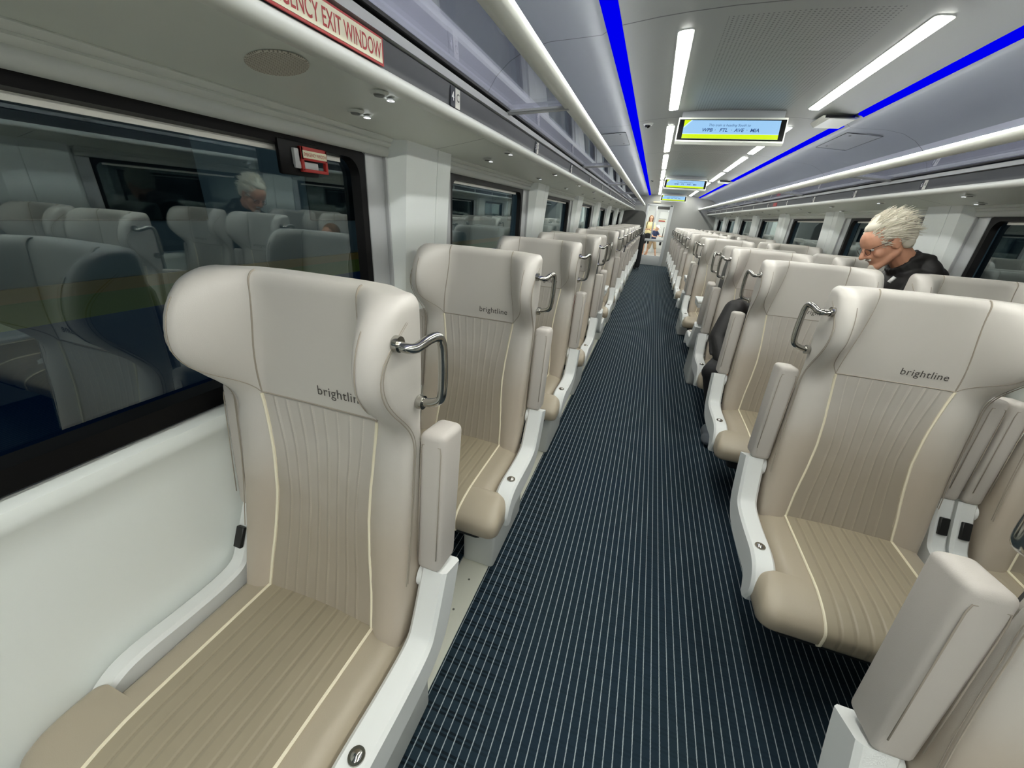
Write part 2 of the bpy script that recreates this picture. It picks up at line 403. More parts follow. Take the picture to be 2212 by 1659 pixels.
# access hatches drawn in the cove on both sides (thin raised panels with two screws)
def cove_point(t):   # along cove from strip
    cv = [(.84, 2.252), (.95, 2.245), (1.08, 2.238), (1.19, 2.215)]
    L = t * 3; i = min(2, int(L)); f = L - i
    return tuple(cv[i][k] * (1 - f) + cv[i + 1][k] * f for k in (0, 1))
def hatch(s, ya, yb, label):
    root = empty('access_hatch', (s * 1.0, (ya + yb) / 2, 2.235)); tag(root, label, 'hatch')
    inv = Matrix.Translation(-Vector(root.location))
    bm = bmesh.new(); rows = []
    for t in [i / 6 for i in range(7)]:
        x, z = cove_point(.12 + .7 * t)
        rows.append([bm.verts.new((s * x, y, z - .0025)) for y in (ya, yb)])
    for a, b in zip(rows[:-1], rows[1:]): bm.faces.new((a[0], a[1], b[1], b[0]))
    meshobj('panel', bm, 'ceiling_grey', root).matrix_parent_inverse = inv
    x0, z0 = cove_point(.12); x1, z1 = cove_point(.82)
    tube('gap', [(s * x0, ya, z0 - .003), (s * x0, yb, z0 - .003), (s * x1, yb, z1 - .003), (s * x1, ya, z1 - .003), (s * x0, ya, z0 - .003)], .002, 'fascia_dark', root, 5).matrix_parent_inverse = inv
    for yy in (ya + .1, yb - .1):
        x, z = cove_point(.3); bm = bmesh.new(); add_ell(bm, (s * x, yy, z - .002), (.011, .011, .004), u=10, v=6)
        meshobj('latch', bm, 'screw', root).matrix_parent_inverse = inv
hatch(1, 4.35, 5.05, 'square access hatch in the ceiling cove right of the nearest screen')
hatch(-1, 4.45, 5.15, 'square access hatch in the ceiling cove above the left rack')

# side walls, shelf undersides, racks
PIL = {-1: [1.48 + 1.95 * k for k in range(-5, 8)], 1: [1.57 + 1.95 * k for k in range(-5, 8)]}
PW = .47
tn = [5]
def T():
    tn[0] += 1; return 'trim_%d' % tn[0]
wn = [0]
def rounded_ring(bm, x, y0, y1, z0, z1, r, n=6):
    pts = []
    for cy, cz, a0 in ((y1 - r, z1 - r, 0), (y0 + r, z1 - r, 90), (y0 + r, z0 + r, 180), (y1 - r, z0 + r, 270)):
        for k in range(n + 1):
            a = math.radians(a0 + 90 * k / n); pts.append(bm.verts.new((x, cy + r * math.cos(a), cz + r * math.sin(a))))
    return pts
for s, side in ((-1, 'left'), (1, 'right')):
    W = 1.5
    # lower panel with ledge
    low = [(1.62, 0), (1.485, 0), (1.492, .3), (1.497, .8), (1.494, .865), (1.482, .885), (1.478, .905), (1.484, .928), (1.50, .936), (1.62, .936)]
    bm = bmesh.new(); extrude_profile(bm, mir(low, s), Y0, Y1)
    add_box(bm, (s * 1.5, Y0, 1.665), (s * 1.62, Y1, 2.3))
    for k, y in enumerate(PIL[s]):
        add_box(bm, (s * 1.505, y - .03, .93), (s * 1.62, y + PW + .03, 1.67))
    struct(meshobj('wall_' + side, bm, 'wall_white', None, angle=35))
    # under-shelf panel
    sh = [(1.52, 1.712), (1.42, 1.722), (1.30, 1.744), (1.20, 1.764), (1.165, 1.768), (1.165, 1.80), (1.52, 1.80)]
    struct(profile(T(), mir(sh, s), Y0, Y1 if s > 0 else 13.9, 'shelf_under', angle=30))
    # window bays
    for k in range(len(PIL[s]) - 1):
        a = PIL[s][k] + PW; b = PIL[s][k + 1]
        wn[0] += 1
        ya, yb = a + .065, b - .085
        yb_ = min(yb, Y1)
        bm = bmesh.new()
        xo = s * 1.503; xi = s * 1.535
        o1 = rounded_ring(bm, xo, ya, yb, .95, 1.662, .075); i1 = rounded_ring(bm, s * 1.507, ya + .06, yb - .06, .998, 1.632, .06)
        o2 = rounded_ring(bm, s * 1.56, ya, yb, .95, 1.662, .075); i2 = rounded_ring(bm, xi, ya + .075, yb - .075, 1.012, 1.627, .055)
        n = len(o1)
        for q in range(n):
            w = (q + 1) % n
            for A, B in ((o1, i1), (i1, i2), (i2, o2), (o2, o1)): bm.faces.new((A[q], A[w], B[w], B[q]))
        wf = meshobj('window_%d' % wn[0], bm, 'black_rubber', None, angle=40); struct(wf)
        bm = bmesh.new()
        add_box(bm, (s * 1.545, ya + .01, .96), (s * 1.551, yb - .01, 1.655))
        meshobj('pane', bm, 'window_glass', wf, smooth=False)
        box('gasket', (s * 1.536 - .003, ya + .12, 1.613), (s * 1.536 + .003, yb - .125, 1.6275), 'plaque_white', wf)
        # light reveal trims at both sides of the black frame
        bm = bmesh.new()
        for p, q in ((a - .005, ya + .03), (yb - .03, b + .005)):
            add_box(bm, (s * 1.5005, p, .94), (s * 1.55, q, 1.70), .004)
        for p, q in ((a, a + .012), (b - .012, b)):
            add_box(bm, (s * 1.485, p, .94), (s * 1.515, q, 1.70), .004)
        struct(meshobj(T(), bm, 'fascia_trim', None, angle=40))
        # blind casing with three ribs over the window
        rib = [(1.52, 1.725), (1.455, 1.722), (1.45, 1.715), (1.458, 1.707), (1.466, 1.704), (1.461, 1.698), (1.468, 1.69), (1.476, 1.687), (1.472, 1.681), (1.474, 1.667), (1.483, 1.656), (1.52, 1.655)]
        struct(profile(T(), mir(rib, s), a + .004, b - .004, 'shelf_white', angle=70))
    # pillars, leaning in toward the top
    for k, y in enumerate(PIL[s]):
        bm = bmesh.new()
        for (p, q, c0, c1) in ((y, y + .297, .05, 0), (y + .301, y + PW, 0, .045)) if s < 0 else ((y, y + .167, .045, 0), (y + .171, y + PW, 0, .05)):
            rows = []
            for z, x in ((.0, 1.482), (.92, 1.472), (1.25, 1.458), (1.6, 1.436), (1.726, 1.425)):
                row = [(1.53, p), (1.50, p), (x, p + c0)] if c0 else [(1.53, p), (x, p)]
                row += [(x, q - c1), (1.50, q), (1.53, q)] if c1 else [(x, q), (1.53, q)]
                rows.append([bm.verts.new((s * xx, yy, z)) for xx, yy in row])
            for A, B in zip(rows[:-1], rows[1:]):
                for j in range(len(A)): bm.faces.new((A[j], A[(j + 1) % len(A)], B[(j + 1) % len(A)], B[j]))
            bm.faces.new(rows[0]); bm.faces.new(rows[-1])
        struct(meshobj(T(), bm, 'wall_white', None, angle=25))
    # luggage rack
    rk = empty('luggage_rack', (s * 1.0, 7, 1.85))
    tag(rk, 'long glass overhead luggage rack above the %s windows' % side, 'luggage rack')
    inv = Matrix.Translation(-Vector(rk.location))
    ye = Y1 if s > 0 else 14.2
    def P(o): o.matrix_parent_inverse = inv; return o
    P(profile('lip', mir([(1.19, 1.764), (1.165, 1.761), (1.15, 1.765), (1.143, 1.777), (1.145, 1.789), (1.152, 1.795), (1.19, 1.80)], s), Y0, ye, 'lip_white', rk, angle=80))
    P(profile('fascia', mir([(1.152, 1.794), (1.149, 1.853), (1.18, 1.853), (1.18, 1.794)], s), Y0, ye, 'fascia_seam', rk))
    P(profile('fascia_edge', mir([(1.149, 1.856), (1.14, 1.858), (1.138, 1.878), (1.15, 1.882), (1.18, 1.88), (1.18, 1.856)], s), Y0, ye, 'fascia_trim', rk, angle=60))
    P(profile('seal', mir([(1.15, 1.883), (1.128, 1.885), (1.128, 1.893), (1.18, 1.893)], s), Y0, ye, 'black_rubber', rk))
    P(profile('glass_shelf', mir([(1.47, 1.884), (1.14, 1.889), (.88, 1.908), (.88, 1.914), (1.14, 1.895), (1.47, 1.890)], s), Y0, ye, 'rack_glass', rk))
    P(profile('rail', mir([(.89, 1.893), (.868, 1.893), (.852, 1.900), (.843, 1.912), (.842, 1.924), (.848, 1.932), (.862, 1.934), (.885, 1.928), (.895, 1.912)], s), Y0, ye, 'rail_white', rk, angle=80))
    P(profile('rail_light', mir([(.862, 1.935), (.85, 1.9335), (.852, 1.938), (.862, 1.940)], s), Y0, ye, 'rail_led', rk))
    P(profile('back_ledge', mir([(1.47, 1.86), (1.30, 1.866), (1.24, 1.872), (1.24, 1.882), (1.47, 1.882)], s), Y0, ye, 'fascia_trim', rk))
    y = 1.88 if s < 0 else 2.0
    while y < ye:
        if y > -1:
            bm = bmesh.new()
            for z0, z1, w in ((0, .008, .016), (-.006, 0, .010)):
                vs = [(1.14, 1.883), (.875, 1.901)]
                add = []
                for dz in (z0, z1):
                    for x, z in vs:
                        for yy in (y - w, y + w): add.append(bm.verts.new((s * x, yy, z + dz - .004)))
                bmesh.ops.convex_hull(bm, input=add)
            P(meshobj('crossbar', bm, 'fascia_trim', rk, smooth=False))
        y += 1.95

# end walls
DX0, DX1, DZ = -.80, .03, 2.0
bm = bmesh.new()
add_box(bm, (DX1, Y1, 0), (1.62, Y1 + .08, 2.4)); add_box(bm, (-1.62, Y1, 0), (DX0, Y1 + .08, 2.4)); add_box(bm, (DX0, Y1, DZ), (DX1, Y1 + .08, 2.4))
struct(meshobj('wall_end', bm, 'end_grey', None, smooth=False))
struct(box('wall_back', (-1.62, Y0 - .08, 0), (1.62, Y0, 2.4), 'end_grey'))
# sliding glass door
dr = box('door_1', (DX0 - .02, Y1 - .03, 0), (DX0 + .06, Y1 + .05, DZ), 'door_frame', None, .006); struct(dr)
bm = bmesh.new()
add_box(bm, (DX1 - .085, Y1 - .03, 0), (DX1 + .02, Y1 + .05, DZ), .006)
add_box(bm, (DX0, Y1 - .03, DZ - .05), (DX1, Y1 + .05, DZ + .01), .006)
add_box(bm, (-.52, Y1 - .02, .9), (-.47, Y1 + .02, DZ - .05), .004)
meshobj('jamb', bm, 'door_frame', dr, angle=40)
box('kick_panel', (DX0 + .05, Y1 - .015, .0), (DX1 - .08, Y1 + .02, .335), 'door_grey', dr, .01)
box('cross_rail', (DX0 + .05, Y1 - .02, .81), (DX1 - .08, Y1 + .02, .89), 'door_frame', dr, .008)
box('upper_panel', (-.46, Y1 - .01, 1.86), (DX1 - .09, Y1 + .012, 1.945), 'shell_grey', dr, .004)
box('lower_glass', (DX0 + .05, Y1, .335), (DX1 - .08, Y1 + .006, .81), 'door_glass', dr)
box('upper_glass', (DX0 + .05, Y1, .89), (DX1 - .08, Y1 + .006, DZ - .05), 'door_glass', dr)
box('handle', (-.13, Y1 - .06, .95), (-.105, Y1 - .035, 1.3), 'chrome', dr, .008)
box('lock', (-.17, Y1 - .035, .70), (-.10, Y1 - .012, .81), 'socket_black', dr, .008)
sg = box('exit_sign', (-.64, Y1 - .04, 2.055), (-.40, Y1, 2.095), 'sign_cream', None, .004)
tag(sg, 'small cream exit sign above the glass door at the end', 'sign')
# partition at the end of the left row
bm = bmesh.new()
pts = [(-1.5, 0), (-.76, 0), (-.76, 1.5)] + [(-.76 - .16 + .16 * math.cos(a), 1.59 + .16 * math.sin(a)) for a in [PI / 2 * k / 6 for k in range(7)]] + [(-1.5, 1.75)]
f = [[bm.verts.new((x, y, z)) for x, z in pts] for y in (13.93, 13.99)]
bm.faces.new(f[0]); bm.faces.new(f[1][::-1])
for k in range(len(pts)): bm.faces.new((f[0][k], f[0][(k + 1) % len(pts)], f[1][(k + 1) % len(pts)], f[1][k]))
o = meshobj('partition', bm, 'shell_grey', None, smooth=False); tag(o, 'dark grey partition with a rounded top corner behind the last left seat', 'partition')

# corridor beyond the door
CY = 22.2
bm = bmesh.new()
add_box(bm, (-1.3, Y1 + .08, -.06), (.7, CY, 0))
struct(meshobj('floor_corridor', bm, 'corridor_floor', None, smooth=False)).name = 'floor_corridor'
bm = bmesh.new()
add_box(bm, (-1.36, Y1 + .08, 0), (-1.3, CY, 2.25)); add_box(bm, (.64, Y1 + .08, 0), (.7, CY, 2.25)); add_box(bm, (-1.36, CY, 0), (.7, CY + .06, 2.25)); add_box(bm, (-1.36, Y1 + .08, 2.25), (.7, CY + .06, 2.3))
struct(meshobj('wall_corridor', bm, 'corridor_white', None, smooth=False))
cl = box('ceiling_light', (-.75, 16.6, 2.235), (.1, 21.5, 2.25), 'corridor_light'); tag(cl, 'wide white ceiling light in the corridor behind the glass door', 'light')
d2 = box('door_2', (-.36, CY - .05, 0), (.3, CY, 2.02), 'door_frame', None, .01); struct(d2)
box('inset', (-.28, CY - .06, .2), (.22, CY - .045, 1.9), 'corridor_white', d2, .01)
nt_ = box('notice_board', (-.30, CY - .09, 1.46), (.03, CY - .062, 1.56), 'sign_cream'); tag(nt_, 'cream notice with a red band on the far corridor door', 'sign')
box('red_band', (-.30, CY - .094, 1.46), (.0, CY - .088, 1.515), 'sign_red', nt_)
box('black_band', (-.30, CY - .094, 1.575), (.05, CY - .088, 1.59), 'text_black', nt_)

# ------------------------------------------------------------------ ceiling lights
LY = [(-8.9, -7.3), (-7.1, -5.4), (-5.2, -3.5), (-3.3, -1.6), (-1.4, .2), (.45, 2.12), (2.42, 3.9), (4.5, 6.05), (6.33, 7.95), (8.2, 9.85), (10.2, 11.85), (12.15, 13.55), (13.8, 15.35)]
for s, side in ((-1, 'left'), (1, 'right')):
    for i, (a, b) in enumerate(LY):
        r = empty('ceiling_light', (s * .482, (a + b) / 2, 2.312))
        vis = i - 6
        lab = ('bright white ceiling light bar, %s row, %s from the camera' % (side, ORD[vis])) if vis >= 0 else 'white ceiling light bar, %s row, %s' % (side, ['farthest behind the camera', 'fourth behind the camera', 'third behind the camera', 'second behind the camera', 'first behind the camera', 'overhead just before the first ceiling seam'][i])
        tag(r, lab, 'ceiling light', 'ceiling light bars')
        for nm, w, m, z in (('diffuser', .031, 'light_white', -.0045), ('frame', .037, 'lip_white', -.002)):
            bm = bmesh.new(); hl = (b - a) / 2 + (.004 if nm == 'frame' else 0)
            pts = []
            rr = .02
            for cx_, cy_, a0 in ((w - rr, hl - rr, 0), (-w + rr, hl - rr, 90), (-w + rr, -hl + rr, 180), (w - rr, -hl + rr, 270)):
                for k in range(5):
                    an = math.radians(a0 + 22.5 * k); pts.append((cx_ + rr * math.cos(an), cy_ + rr * math.sin(an)))
            tilt = -s * .095
            f0 = [bm.verts.new((x, y, z + tilt * x)) for x, y in pts]; f1 = [bm.verts.new((x, y, z + .006 + tilt * x)) for x, y in pts]
            bm.faces.new(f0); bm.faces.new(f1[::-1])
            for k in range(len(pts)): bm.faces.new((f0[k], f0[(k + 1) % len(pts)], f1[(k + 1) % len(pts)], f1[k]))
            meshobj(nm, bm, m, r, smooth=False)

# ------------------------------------------------------------------ screens
def screen(y, n, lab, logo=True):
    r = empty('display_screen', (-.035, y, 2.08)); tag(r, lab, 'screen', 'ceiling displays')
    bm = bmesh.new()
    # shallow wedge housing, front face leaning back
    hw = .39
    pr = [(0, 0), (-.012, .018), (.045, .192), (.26, .215), (.26, .14), (.16, .03), (.03, 0)]
    rows = [[bm.verts.new((x, yy, z)) for yy, z in pr] for x in (-hw, hw)]
    bm.faces.new(rows[0]); bm.faces.new(rows[1][::-1])
    for k in range(len(pr)): bm.faces.new((rows[0][k], rows[0][(k + 1) % len(pr)], rows[1][(k + 1) % len(pr)], rows[1][k]))
    meshobj('housing', bm, 'lip_white', r, smooth=False)
    box('mount', (-hw + .02, .09, .19), (hw - .02, .25, .25), 'ceiling_grey', r)
    ny, nz = .057, .174
    L = math.hypot(ny, nz); uy = Vector((0, ny / L, nz / L)); nrm = Vector((0, -nz / L, ny / L))
    og = Vector((0, -.012, .018))
    def quad(name, x0, x1, v0, v1, m, off, bev=0):
        bm = bmesh.new(); pts = [og + Vector((x, 0, 0)) + uy * v + nrm * off for x, v in ((x0, v0), (x1, v0), (x1, v1), (x0, v1))]
        bk = [p - nrm * .001 for p in pts]
        A = [bm.verts.new(p) for p in pts]; B = [bm.verts.new(p) for p in bk]
        bm.faces.new(A); bm.faces.new(B[::-1])
        for k in range(4): bm.faces.new((A[k], A[(k + 1) % 4], B[(k + 1) % 4], B[k]))
        return meshobj(name, bm, m, r, smooth=False)
    quad('bezel', -.382, .382, .012, .168, 'screen_black', .0025)
    quad('picture', -.345, .345, .022, .160, 'screen_blue', .004)
    quad('band', -.345, .345, .022, .055, 'screen_yellow', .0055)
    quad('band_edge', -.345, .345, .055, .0585, 'screen_pale', .0055)
    bm = bmesh.new()
    tri = [(-.345, .160), (-.295, .160), (-.345, .108)]
    bm.faces.new([bm.verts.new(og + Vector((x, 0, 0)) + uy * v + nrm * .0055) for x, v in tri]); meshobj('corner', bm, 'screen_yellow', r, smooth=False)
    bm = bmesh.new()
    tri = [(-.295, .160), (-.283, .160), (-.345, .096), (-.345, .108)]
    bm.faces.new([bm.verts.new(og + Vector((x, 0, 0)) + uy * v + nrm * .0055) for x, v in tri]); meshobj('corner_edge', bm, 'screen_pale', r, smooth=False)
    o3 = og + uy * .115 + nrm * .006
    text_on('message', 'This train is heading South to', .0255, 'screen_text', o3 + Vector((-.01, 0, 0)), (1, 0, 0), uy, r, align='CENTER', shear=.25)
    o4 = og + uy * .074 + nrm * .006
    for sx, wd in ((-.165, 'WPB'), (-.045, 'FTL'), (.065, 'AVE'), (.175, 'MIA')):
        text_on('message', wd, .0375, 'screen_text', o4 + Vector((sx, 0, 0)), (1, 0, 0), uy, r, align='CENTER', shear=.2, bold=.0006)
    for sx in (-.105, .012, .122):
        text_on('message', '>', .020, 'screen_text', o4 + uy * .006 + Vector((sx, 0, 0)), (.7, 0, 0), uy, r, align='CENTER')
screen(3.915, 0, 'nearest ceiling display screen in blue and yellow, largest of the three')
screen(9.15, 1, 'middle ceiling display screen, halfway down the car')
screen(14.75, 2, 'farthest ceiling display screen, beside the end door')

# ceiling sensors and cameras
for y, lab in ((4.08, 'white sensor box on the right blue strip beside the nearest screen'), (9.42, 'white sensor box on the right blue strip beside the middle screen')):
    r = empty('sensor_box', (.66, y, 2.285)); tag(r, lab, 'sensor')
    bm = bmesh.new()
    vs = [bm.verts.new(p) for p in ((-.09, -.14, 0), (-.05, -.16, -.025), (.11, -.16, -.03), (.14, -.14, -.012), (-.09, .15, 0), (-.06, .14, -.03), (.11, .14, -.034), (.14, .15, -.012), (-.08, .0, .01), (.13, 0, .01))]
    bmesh.ops.convex_hull(bm, input=vs); meshobj('cover', bm, 'rail_white', r, smooth=False)
    box('shadow_strip', (-.08, -.168, -.02), (.10, -.155, -.002), 'screen_black', r)  # dark strip standing in for the shadow on top of the cover
for y, lab in ((4.32, 'small dome camera on the ceiling left of the nearest screen'), (9.9, 'small dome camera on the ceiling left of the middle screen')):
    r = empty('dome_camera', (-.68, y, 2.291)); tag(r, lab, 'camera')
    bm = bmesh.new(); bmesh.ops.create_cone(bm, cap_ends=True, segments=24, radius1=.036, radius2=.046, depth=.022); meshobj('base', bm, 'rail_white', r, angle=40)
    bm = bmesh.new(); add_ell(bm, (0, 0, -.01), (.026, .026, .022)); meshobj('dome', bm, 'screen_black', r)

# ------------------------------------------------------------------ shelf fittings
def shelf_z(ax):
    pts = [(1.165, 1.768), (1.20, 1.764), (1.30, 1.744), (1.42, 1.722), (1.52, 1.712)]
    for (a, za), (b, zb) in zip(pts[:-1], pts[1:]):
        if ax <= b: return za + (zb - za) * (ax - a) / (b - a)
    return 1.712
def make_light():
    r = empty('reading_light', (0, 0, 0))
    bm = bmesh.new(); bmesh.ops.create_cone(bm, cap_ends=True, segments=28, radius1=.021, radius2=.026, depth=.006); meshobj('bezel', bm, 'shelf_white', r, angle=40)
    bm = bmesh.new(); bmesh.ops.create_cone(bm, cap_ends=True, segments=24, radius1=.012, radius2=.016, depth=.006, matrix=Matrix.Translation((0, 0, -.004))); meshobj('nozzle', bm, 'puck_grey', r, angle=40)
    bm = bmesh.new()
    a = [bm.verts.new((.0105 * math.cos(t), .052 + .0105 * math.sin(t), -.0055)) for t in [2 * PI * k / 20 for k in range(20)]]
    b = [bm.verts.new((.006 * math.cos(t), .052 + .006 * math.sin(t), -.0055)) for t in [2 * PI * k / 20 for k in range(20)]]
    for k in range(20): bm.faces.new((a[k], a[(k + 1) % 20], b[(k + 1) % 20], b[k]))
    meshobj('glow_ring', bm, 'reading_led', r, smooth=False)
    bm = bmesh.new(); bmesh.ops.create_cone(bm, cap_ends=True, segments=16, radius1=.006, radius2=.0105, depth=.005, matrix=Matrix.Translation((0, .052, -.003))); meshobj('button', bm, 'puck_grey', r, smooth=False)
    return r
def copy_tree(o, parent=None):
    c = o.copy(); COL.objects.link(c)
    if parent: c.parent = parent
    for ch in list(o.children): copy_tree(ch, c)
    return c
first_light = make_light(); used = [False]
def place_light(x, y, lab):
    o = first_light if not used[0] else copy_tree(first_light)
    used[0] = True
    o.location = (x, y, shelf_z(abs(x)) - .003); tag(o, lab, 'reading light', 'reading lights under the racks')
for i in range(13):
    nm = ORD[i]
    place_light(-1.345, 1.135 + i * 1.02, 'glowing reading light under the left rack, window side of the %s pair' % nm)
    place_light(-1.21, 1.065 + i * 1.02, 'glowing reading light under the left rack, aisle side of the %s pair' % nm)
for i in range(12):
    nm = ORD[i]
    place_light(1.40, 3.36 + i * 1.0, 'glowing reading light under the right rack, window side of the %s pair' % nm)
    place_light(1.25, 3.22 + i * 1.0, 'glowing reading light under the right rack, aisle side of the %s pair' % nm)
r = empty('speaker_grille', (-1.268, .80, shelf_z(1.268) - .002)); tag(r, 'round beige speaker grille under the left rack', 'speaker')
def grille_material():
    m = mat('speaker_mesh', rgb(150, 146, 134), .6); nt = m.node_tree; b = nt.nodes['Principled BSDF']
    tc = nt.nodes.new('ShaderNodeTexCoord'); sep = nt.nodes.new('ShaderNodeSeparateXYZ'); nt.links.new(tc.outputs['Object'], sep.inputs[0])
    dx = mth(nt, 'SUBTRACT', mth(nt, 'FRACT', mth(nt, 'MULTIPLY', sep.outputs[0], 190.)), .5); dy = mth(nt, 'SUBTRACT', mth(nt, 'FRACT', mth(nt, 'MULTIPLY', sep.outputs[1], 190.)), .5)
    dot = mth(nt, 'LESS_THAN', mth(nt, 'ADD', mth(nt, 'MULTIPLY', dx, dx), mth(nt, 'MULTIPLY', dy, dy)), .1)
    mx = nt.nodes.new('ShaderNodeMix'); mx.data_type = 'RGBA'; nt.links.new(dot, mx.inputs[0]); mx.inputs[6].default_value = (*rgb(206, 200, 186), 1); mx.inputs[7].default_value = (*rgb(140, 134, 120), 1)
    nt.links.new(mx.outputs[2], b.inputs['Base Color'])
grille_material()
bm = bmesh.new(); bmesh.ops.create_cone(bm, cap_ends=True, segments=36, radius1=.059, radius2=.062, depth=.003, matrix=Matrix.Rotation(-.17, 4, 'Y')); meshobj('mesh_cover', bm, 'speaker_mesh', r, angle=40)

# emergency exit sign on the left fascia
FX = -1.1460
r = empty('exit_window_sign', (FX, .80, 1.82)); tag(r, 'red and cream emergency exit window sign on the left rack edge', 'sign')
inv = Matrix.Translation(-Vector(r.location))
def at(o): o.matrix_parent_inverse = inv; return o
at(box('plate', (FX - .002, .63, 1.796), (FX + .002, 1.0, 1.851), 'sign_red', r))
at(box('face', (FX, .636, 1.8005), (FX + .003, .994, 1.8465), 'sign_cream', r))
lt = at(text_on('lettering', 'EMERGENCY EXIT WINDOW', .044, 'sign_red', (FX + .0034, .641, 1.8075), (0, .725, 0), (0, 0, 1), r, bold=.0004))
lt = lt.data; lw = max(v.co.y for v in lt.vertices) - .641
for v in lt.vertices: v.co.y = .641 + (v.co.y - .641) * .349 / lw
# seat number plaques
def plaque(s, y, num, let, lab):
    x = s * 1.1495
    d = 1 if s < 0 else -1   # reading direction along +y on left
    r = empty('seat_number', (x, y, 1.823)); tag(r, lab, 'seat number sign', 'seat number signs on the rack edges')
    xo = -s * .002
    box('dark_half', (min(xo, 0), (-.034 if d > 0 else .002), -.027), (max(xo, 0), (.0 if d > 0 else .036), .027), 'plaque_navy', r)
    box('white_half', (min(xo, 0), (.0 if d > 0 else -.032), -.027), (max(xo, 0), (.034 if d > 0 else .002), .027), 'plaque_white', r)
    text_on('digit', num, .034, 'text_white', (xo * 1.3, -d * .026, -.010), (0, d, 0), (0, 0, 1), r, bold=.0006)
    text_on('letter', let, .032, 'text_black', (xo * 1.3, d * .007, -.008), (0, d, 0), (0, 0, 1), r)
for i in range(11):
    plaque(-1, 1.39 + i * 1.0, str(4 + i), 'C', 'seat number sign %d C on the left rack edge' % (4 + i))
for i in range(11):
    plaque(1, 3.52 + i * 1.0, str(6 + i), 'A', 'seat number sign %d on the right rack edge' % (6 + i))
o = box('red_label', (1.146, 7.0, 1.80), (1.152, 7.18, 1.846), 'sign_red'); tag(o, 'small red label on the right rack edge', 'label')
# emergency handle on first left window
r = empty('emergency_handle', (-1.51, 1.06, 1.6)); tag(r, 'red emergency pull handle on the nearest left window', 'emergency handle')
inv = Matrix.Translation(-Vector(r.location))
at(box('back_pad', (-1.515, .985, 1.552), (-1.500, 1.13, 1.645), 'black_rubber', r, .006))
bm = bmesh.new()
A = [(1.055, 1.566), (1.155, 1.566), (1.155, 1.634), (1.055, 1.634)]; B = [(1.063, 1.574), (1.147, 1.574), (1.147, 1.596), (1.063, 1.596)]
add_box(bm, (-1.497, 1.05, 1.596), (-1.485, 1.155, 1.632), .002); add_box(bm, (-1.497, 1.05, 1.564), (-1.485, 1.155, 1.573), .002)
add_box(bm, (-1.497, 1.05, 1.566), (-1.485, 1.060, 1.632), .002); add_box(bm, (-1.497, 1.145, 1.566), (-1.485, 1.155, 1.632), .002)
at(meshobj('ring', bm, 'sign_red', r, angle=40))
at(box('plate', (-1.486, 1.056, 1.602), (-1.4835, 1.150, 1.622), 'sign_cream', r))
lt = at(text_on('lettering', 'EMERGENCY WINDOW', .0135, 'sign_red', (-1.483, 1.058, 1.607), (0, .62, 0), (0, 0, 1), r))
lt = lt.data; lw = max(v.co.y for v in lt.vertices) - 1.058
for v in lt.vertices: v.co.y = 1.058 + (v.co.y - 1.058) * .090 / lw
at(box('grip', (-1.50, 1.03, 1.572), (-1.491, 1.12, 1.592), 'fascia_trim', r, .003))
at(box('stem', (-1.508, 1.03, 1.58), (-1.490, 1.048, 1.625), 'fascia_trim', r, .003))

# ------------------------------------------------------------------ the seat
HW = .268
def cz(z):      # reclined centre line of the upholstery front
    pts = [(.30, -.035), (.45, 0), (.60, .036), (.75, .066), (.90, .09), (1.04, .104), (1.2, .108), (1.4, .114)]
    for (a, ya), (b, yb) in zip(pts[:-1], pts[1:]):
        if z <= b: return ya + (yb - ya) * (z - a) / (b - a)
    return .114
def panel_hw(z):
    pts = [(.44, .176), (.55, .168), (.66, .155), (.76, .148), (.86, .152), (.95, .161), (1.04, .172)]
    for (a, ya), (b, yb) in zip(pts[:-1], pts[1:]):
        if z <= b: return ya + (yb - ya) * max(0, (z - a)) / (b - a)
    return .172
def seam_hw(z): return .172 - .028 * sst(1.04, 1.31, z)
def front(x, z):
    a = abs(x); y = cz(z)
    g = sst(.985, 1.19, z) * (math.sqrt(max(.06, 1 - ((z - 1.2) / .15) ** 2)) if z > 1.2 else 1)           # wings
    s0 = seam_hw(z) - .012
    w = sst(0, 1, min(1, max(0, (a - s0) / (.232 - s0)))) * .55 + .45 * min(1, max(0, (a - s0) / (.232 - s0)))
    y -= .138 * g * w
    lo = 1 - sst(.93, 1.08, z)
    ph = panel_hw(z)
    y -= lo * .022 * math.sin(PI * min(1, max(0, (a - ph) / (HW - ph)))) ** .8   # bolster roll
    y += lo * .010 * (1 - (a / max(ph, .01)) ** 2 if a < ph else 0)              # hollow of the panel
    return y
def edge_x(z):   # half width
    return HW + .008 * sst(1.02, 1.2, z) - .006 * (1 - sst(.44, .55, z))
def seat_ring(z, inset=0.):
    ex = edge_x(z); yr = min(cz(z) + .09, .142)
    xs = [0, .05, .10, .135, .150, .160, .170, .180, .195, .210, .222, .232]
    half = [(x, front(x, z)) for x in xs]
    yt = front(.232, z)
    rr = ex - .232
    for k in range(1, 7):
        a = PI / 2 * k / 6; half.append((.232 + rr * math.sin(a), yt + rr * .95 * (1 - math.cos(a))))
    y_s = yt + rr * .95
    half += [(ex + .001, y_s + (yr - .022 - y_s) * f) for f in (.3, .6, .85)]
    half += [(ex - .022 + .022 * math.cos(a), yr - .022 + .022 * math.sin(a)) for a in (0, PI / 6, PI / 3, PI / 2)]
    bl = .048 * sst(.9, 1.05, z)
    half += [(.19, yr + .004 + bl * .75), (.12, yr + .004 + bl), (.06, yr + .006 + bl)]
    # inner pinch seam groove
    P = [Vector((x, y)) for x, y in half] + [Vector((0, yr + .006 + bl))] + [Vector((-x, y)) for x, y in reversed(half[1:])]
    if inset:
        n = len(P); Q = []
        for i in range(n):
            t = (P[(i + 1) % n] - P[i - 1]).normalized(); nr = Vector((-t.y, t.x))
            Q.append(P[i] + nr * inset)
        P = Q
    return P
